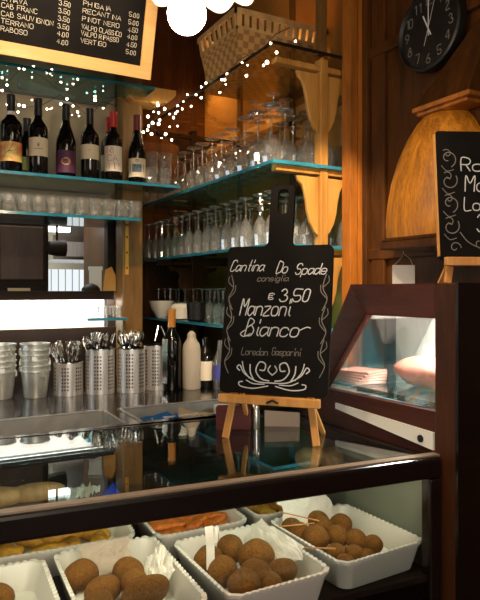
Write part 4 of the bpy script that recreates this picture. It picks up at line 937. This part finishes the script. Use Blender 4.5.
for s in (-1, 1):
    m = lambda pts: [(.004+s*x, y) for x, y in pts]
    curve(q, m([(.008, .035), (.03, .040), (.045, .06), (.036, .082), (.02, .078), (.022, .062), (.034, .062)]), .0032, fn)
    curve(q, m([(.0, .03), (.04, .032), (.075, .05), (.09, .072), (.098, .066), (.09, .058)]), .003, fn)
    curve(q, m([(.01, .022), (.05, .014), (.085, .018), (.09, .028), (.08, .03)]), .0028, fn)
    curve(q, m([(.05, .036), (.06, .055), (.062, .075)]), .0032, fn); curve(q, m([(.062, .04), (.078, .06), (.084, .082)]), .0026, fn)
    curve(q, m([(.0, .05), (.012, .062), (.006, .074)]), .0028, fn); curve(q, m([(.02, .026), (.05, .026), (.07, .034)]), .0026, fn)
part('chalk_scroll', q, M['chalk'], bd)
q = MB()
word('consiglia', -.052, .297, .017, .0016, .3, .088, 'chalkdim'); word('Loredan', -.084, .100, .019, .0017, .15, .074, 'chalkdim'); word('Gasparini', .0, .102, .019, .0017, .15, .078, 'chalkdim')
for x0, s in ((-.124, 1), (.134, -1)):
    for k2 in range(3):
        y = .05+k2*.085
        curve(q, [(x0+s*.006, y), (x0-s*.006, y+.03), (x0+s*.006, y+.06), (x0-s*.002, y+.095)], .0024, fn)
        curve(q, [(x0-s*.006, y+.03), (x0+s*.010, y+.048), (x0+s*.012, y+.066)], .002, fn); curve(q, [(x0+s*.006, y+.06), (x0-s*.009, y+.075), (x0-s*.008, y+.09)], .002, fn)
part('chalk_side_vine', q, M['chalkdim'], bd)

single('red_box', MB().box(-.048, .048, -.02, .02, 0, .062), plain('dark red card', rgb(92, 26, 18), .5), 'small dark red box on the glass counter behind the chalkboard easel', 'box', (.812, 1.515, 1.1602), -.6, bevel=.002)
ss = thing('steel_shaker', 'slim chrome shaker standing on the glass counter behind the easel', 'shaker', (.862, 1.475, 1.1602))
part('shaker_body', MB().lathe([(.0001, 0), (.010, 0), (.0105, .004), (.0105, .06), (.0001, .06)], 20), M['cutlery'], ss, smooth=True)
part('shaker_cap', MB().lathe([(.0112, .06), (.0112, .07), (.006, .078), (.0001, .079)], 20), M['cutlery'], ss, smooth=True)
single('price_card', MB().prism([(-.05, 0), (.05, 0), (.05, .04), (-.05, .045)], -.001, .001), plain('grey pink card', rgb(190, 166, 146), .7), 'blank pale card propped behind the right easel leg', 'card', (.945, 1.47, 1.1602), -.6)
R2 = -math.radians(25)
easel('table_easel', 'little pine easel standing on the tall mahogany case', (1.315, 1.075, 1.5665), R2, .235, .056, .07)
b2 = thing('chalkboard', 'smaller chalkboard with leafy border on the tall case, cut by the photo edge', 'chalkboard', (1.315-.006*.42, 1.075-.006*.9, 1.628), R2)
T2 = Matrix.Rotation(math.radians(-6), 4, 'X')
part('board', board_mesh(board_shape(-.125, .135, .338, 0, 0, 0, .010)).xf(T2), M['slate'], b2)
part('board_edge', MB().box(-.1275, -.125, -.0065, .0065, .008, .330).xf(T2), M['easel'], b2, 'pale wooden side edge')
fn = lambda x, y: tuple(T2 @ Vector((x, -.0064, y)))
q = MB()
word('Ro', -.060, .232, .034, .003, .05, .062, 'chalk', b2); word('Mo', -.052, .178, .042, .003, .1, .062, 'chalk', b2)
word('Lore', -.056, .128, .034, .0026, .05, .088, 'chalk', b2); word('3', -.026, .072, .045, .003, .1, .034, 'chalk', b2)
q = MB()
for k2 in range(4):
    y = .085+k2*.06
    curve(q, spiral(-.094, y, .024, -1.2 if k2 % 2 else .6, .95, 1 if k2 % 2 else -1), .0026, fn, 2)
    curve(q, spiral(-.096, y+.012, .013, 2.4, .8, -1), .0022, fn, 2); curve(q, [(-.112, y-.02), (-.098, y-.034), (-.08, y-.03)], .002, fn)
curve(q, [(-.07, .07), (-.05, .045), (-.02, .03), (.02, .02)], .0024, fn); curve(q, spiral(-.085, .03, .016, 0, .9), .0022, fn, 2); curve(q, spiral(-.02, .042, .02, 1, .9, -1), .0024, fn, 2); curve(q, spiral(.02, .035, .016, 2, .9), .0022, fn, 2)
part('leafy_border', q, M['chalkdim'], b2)
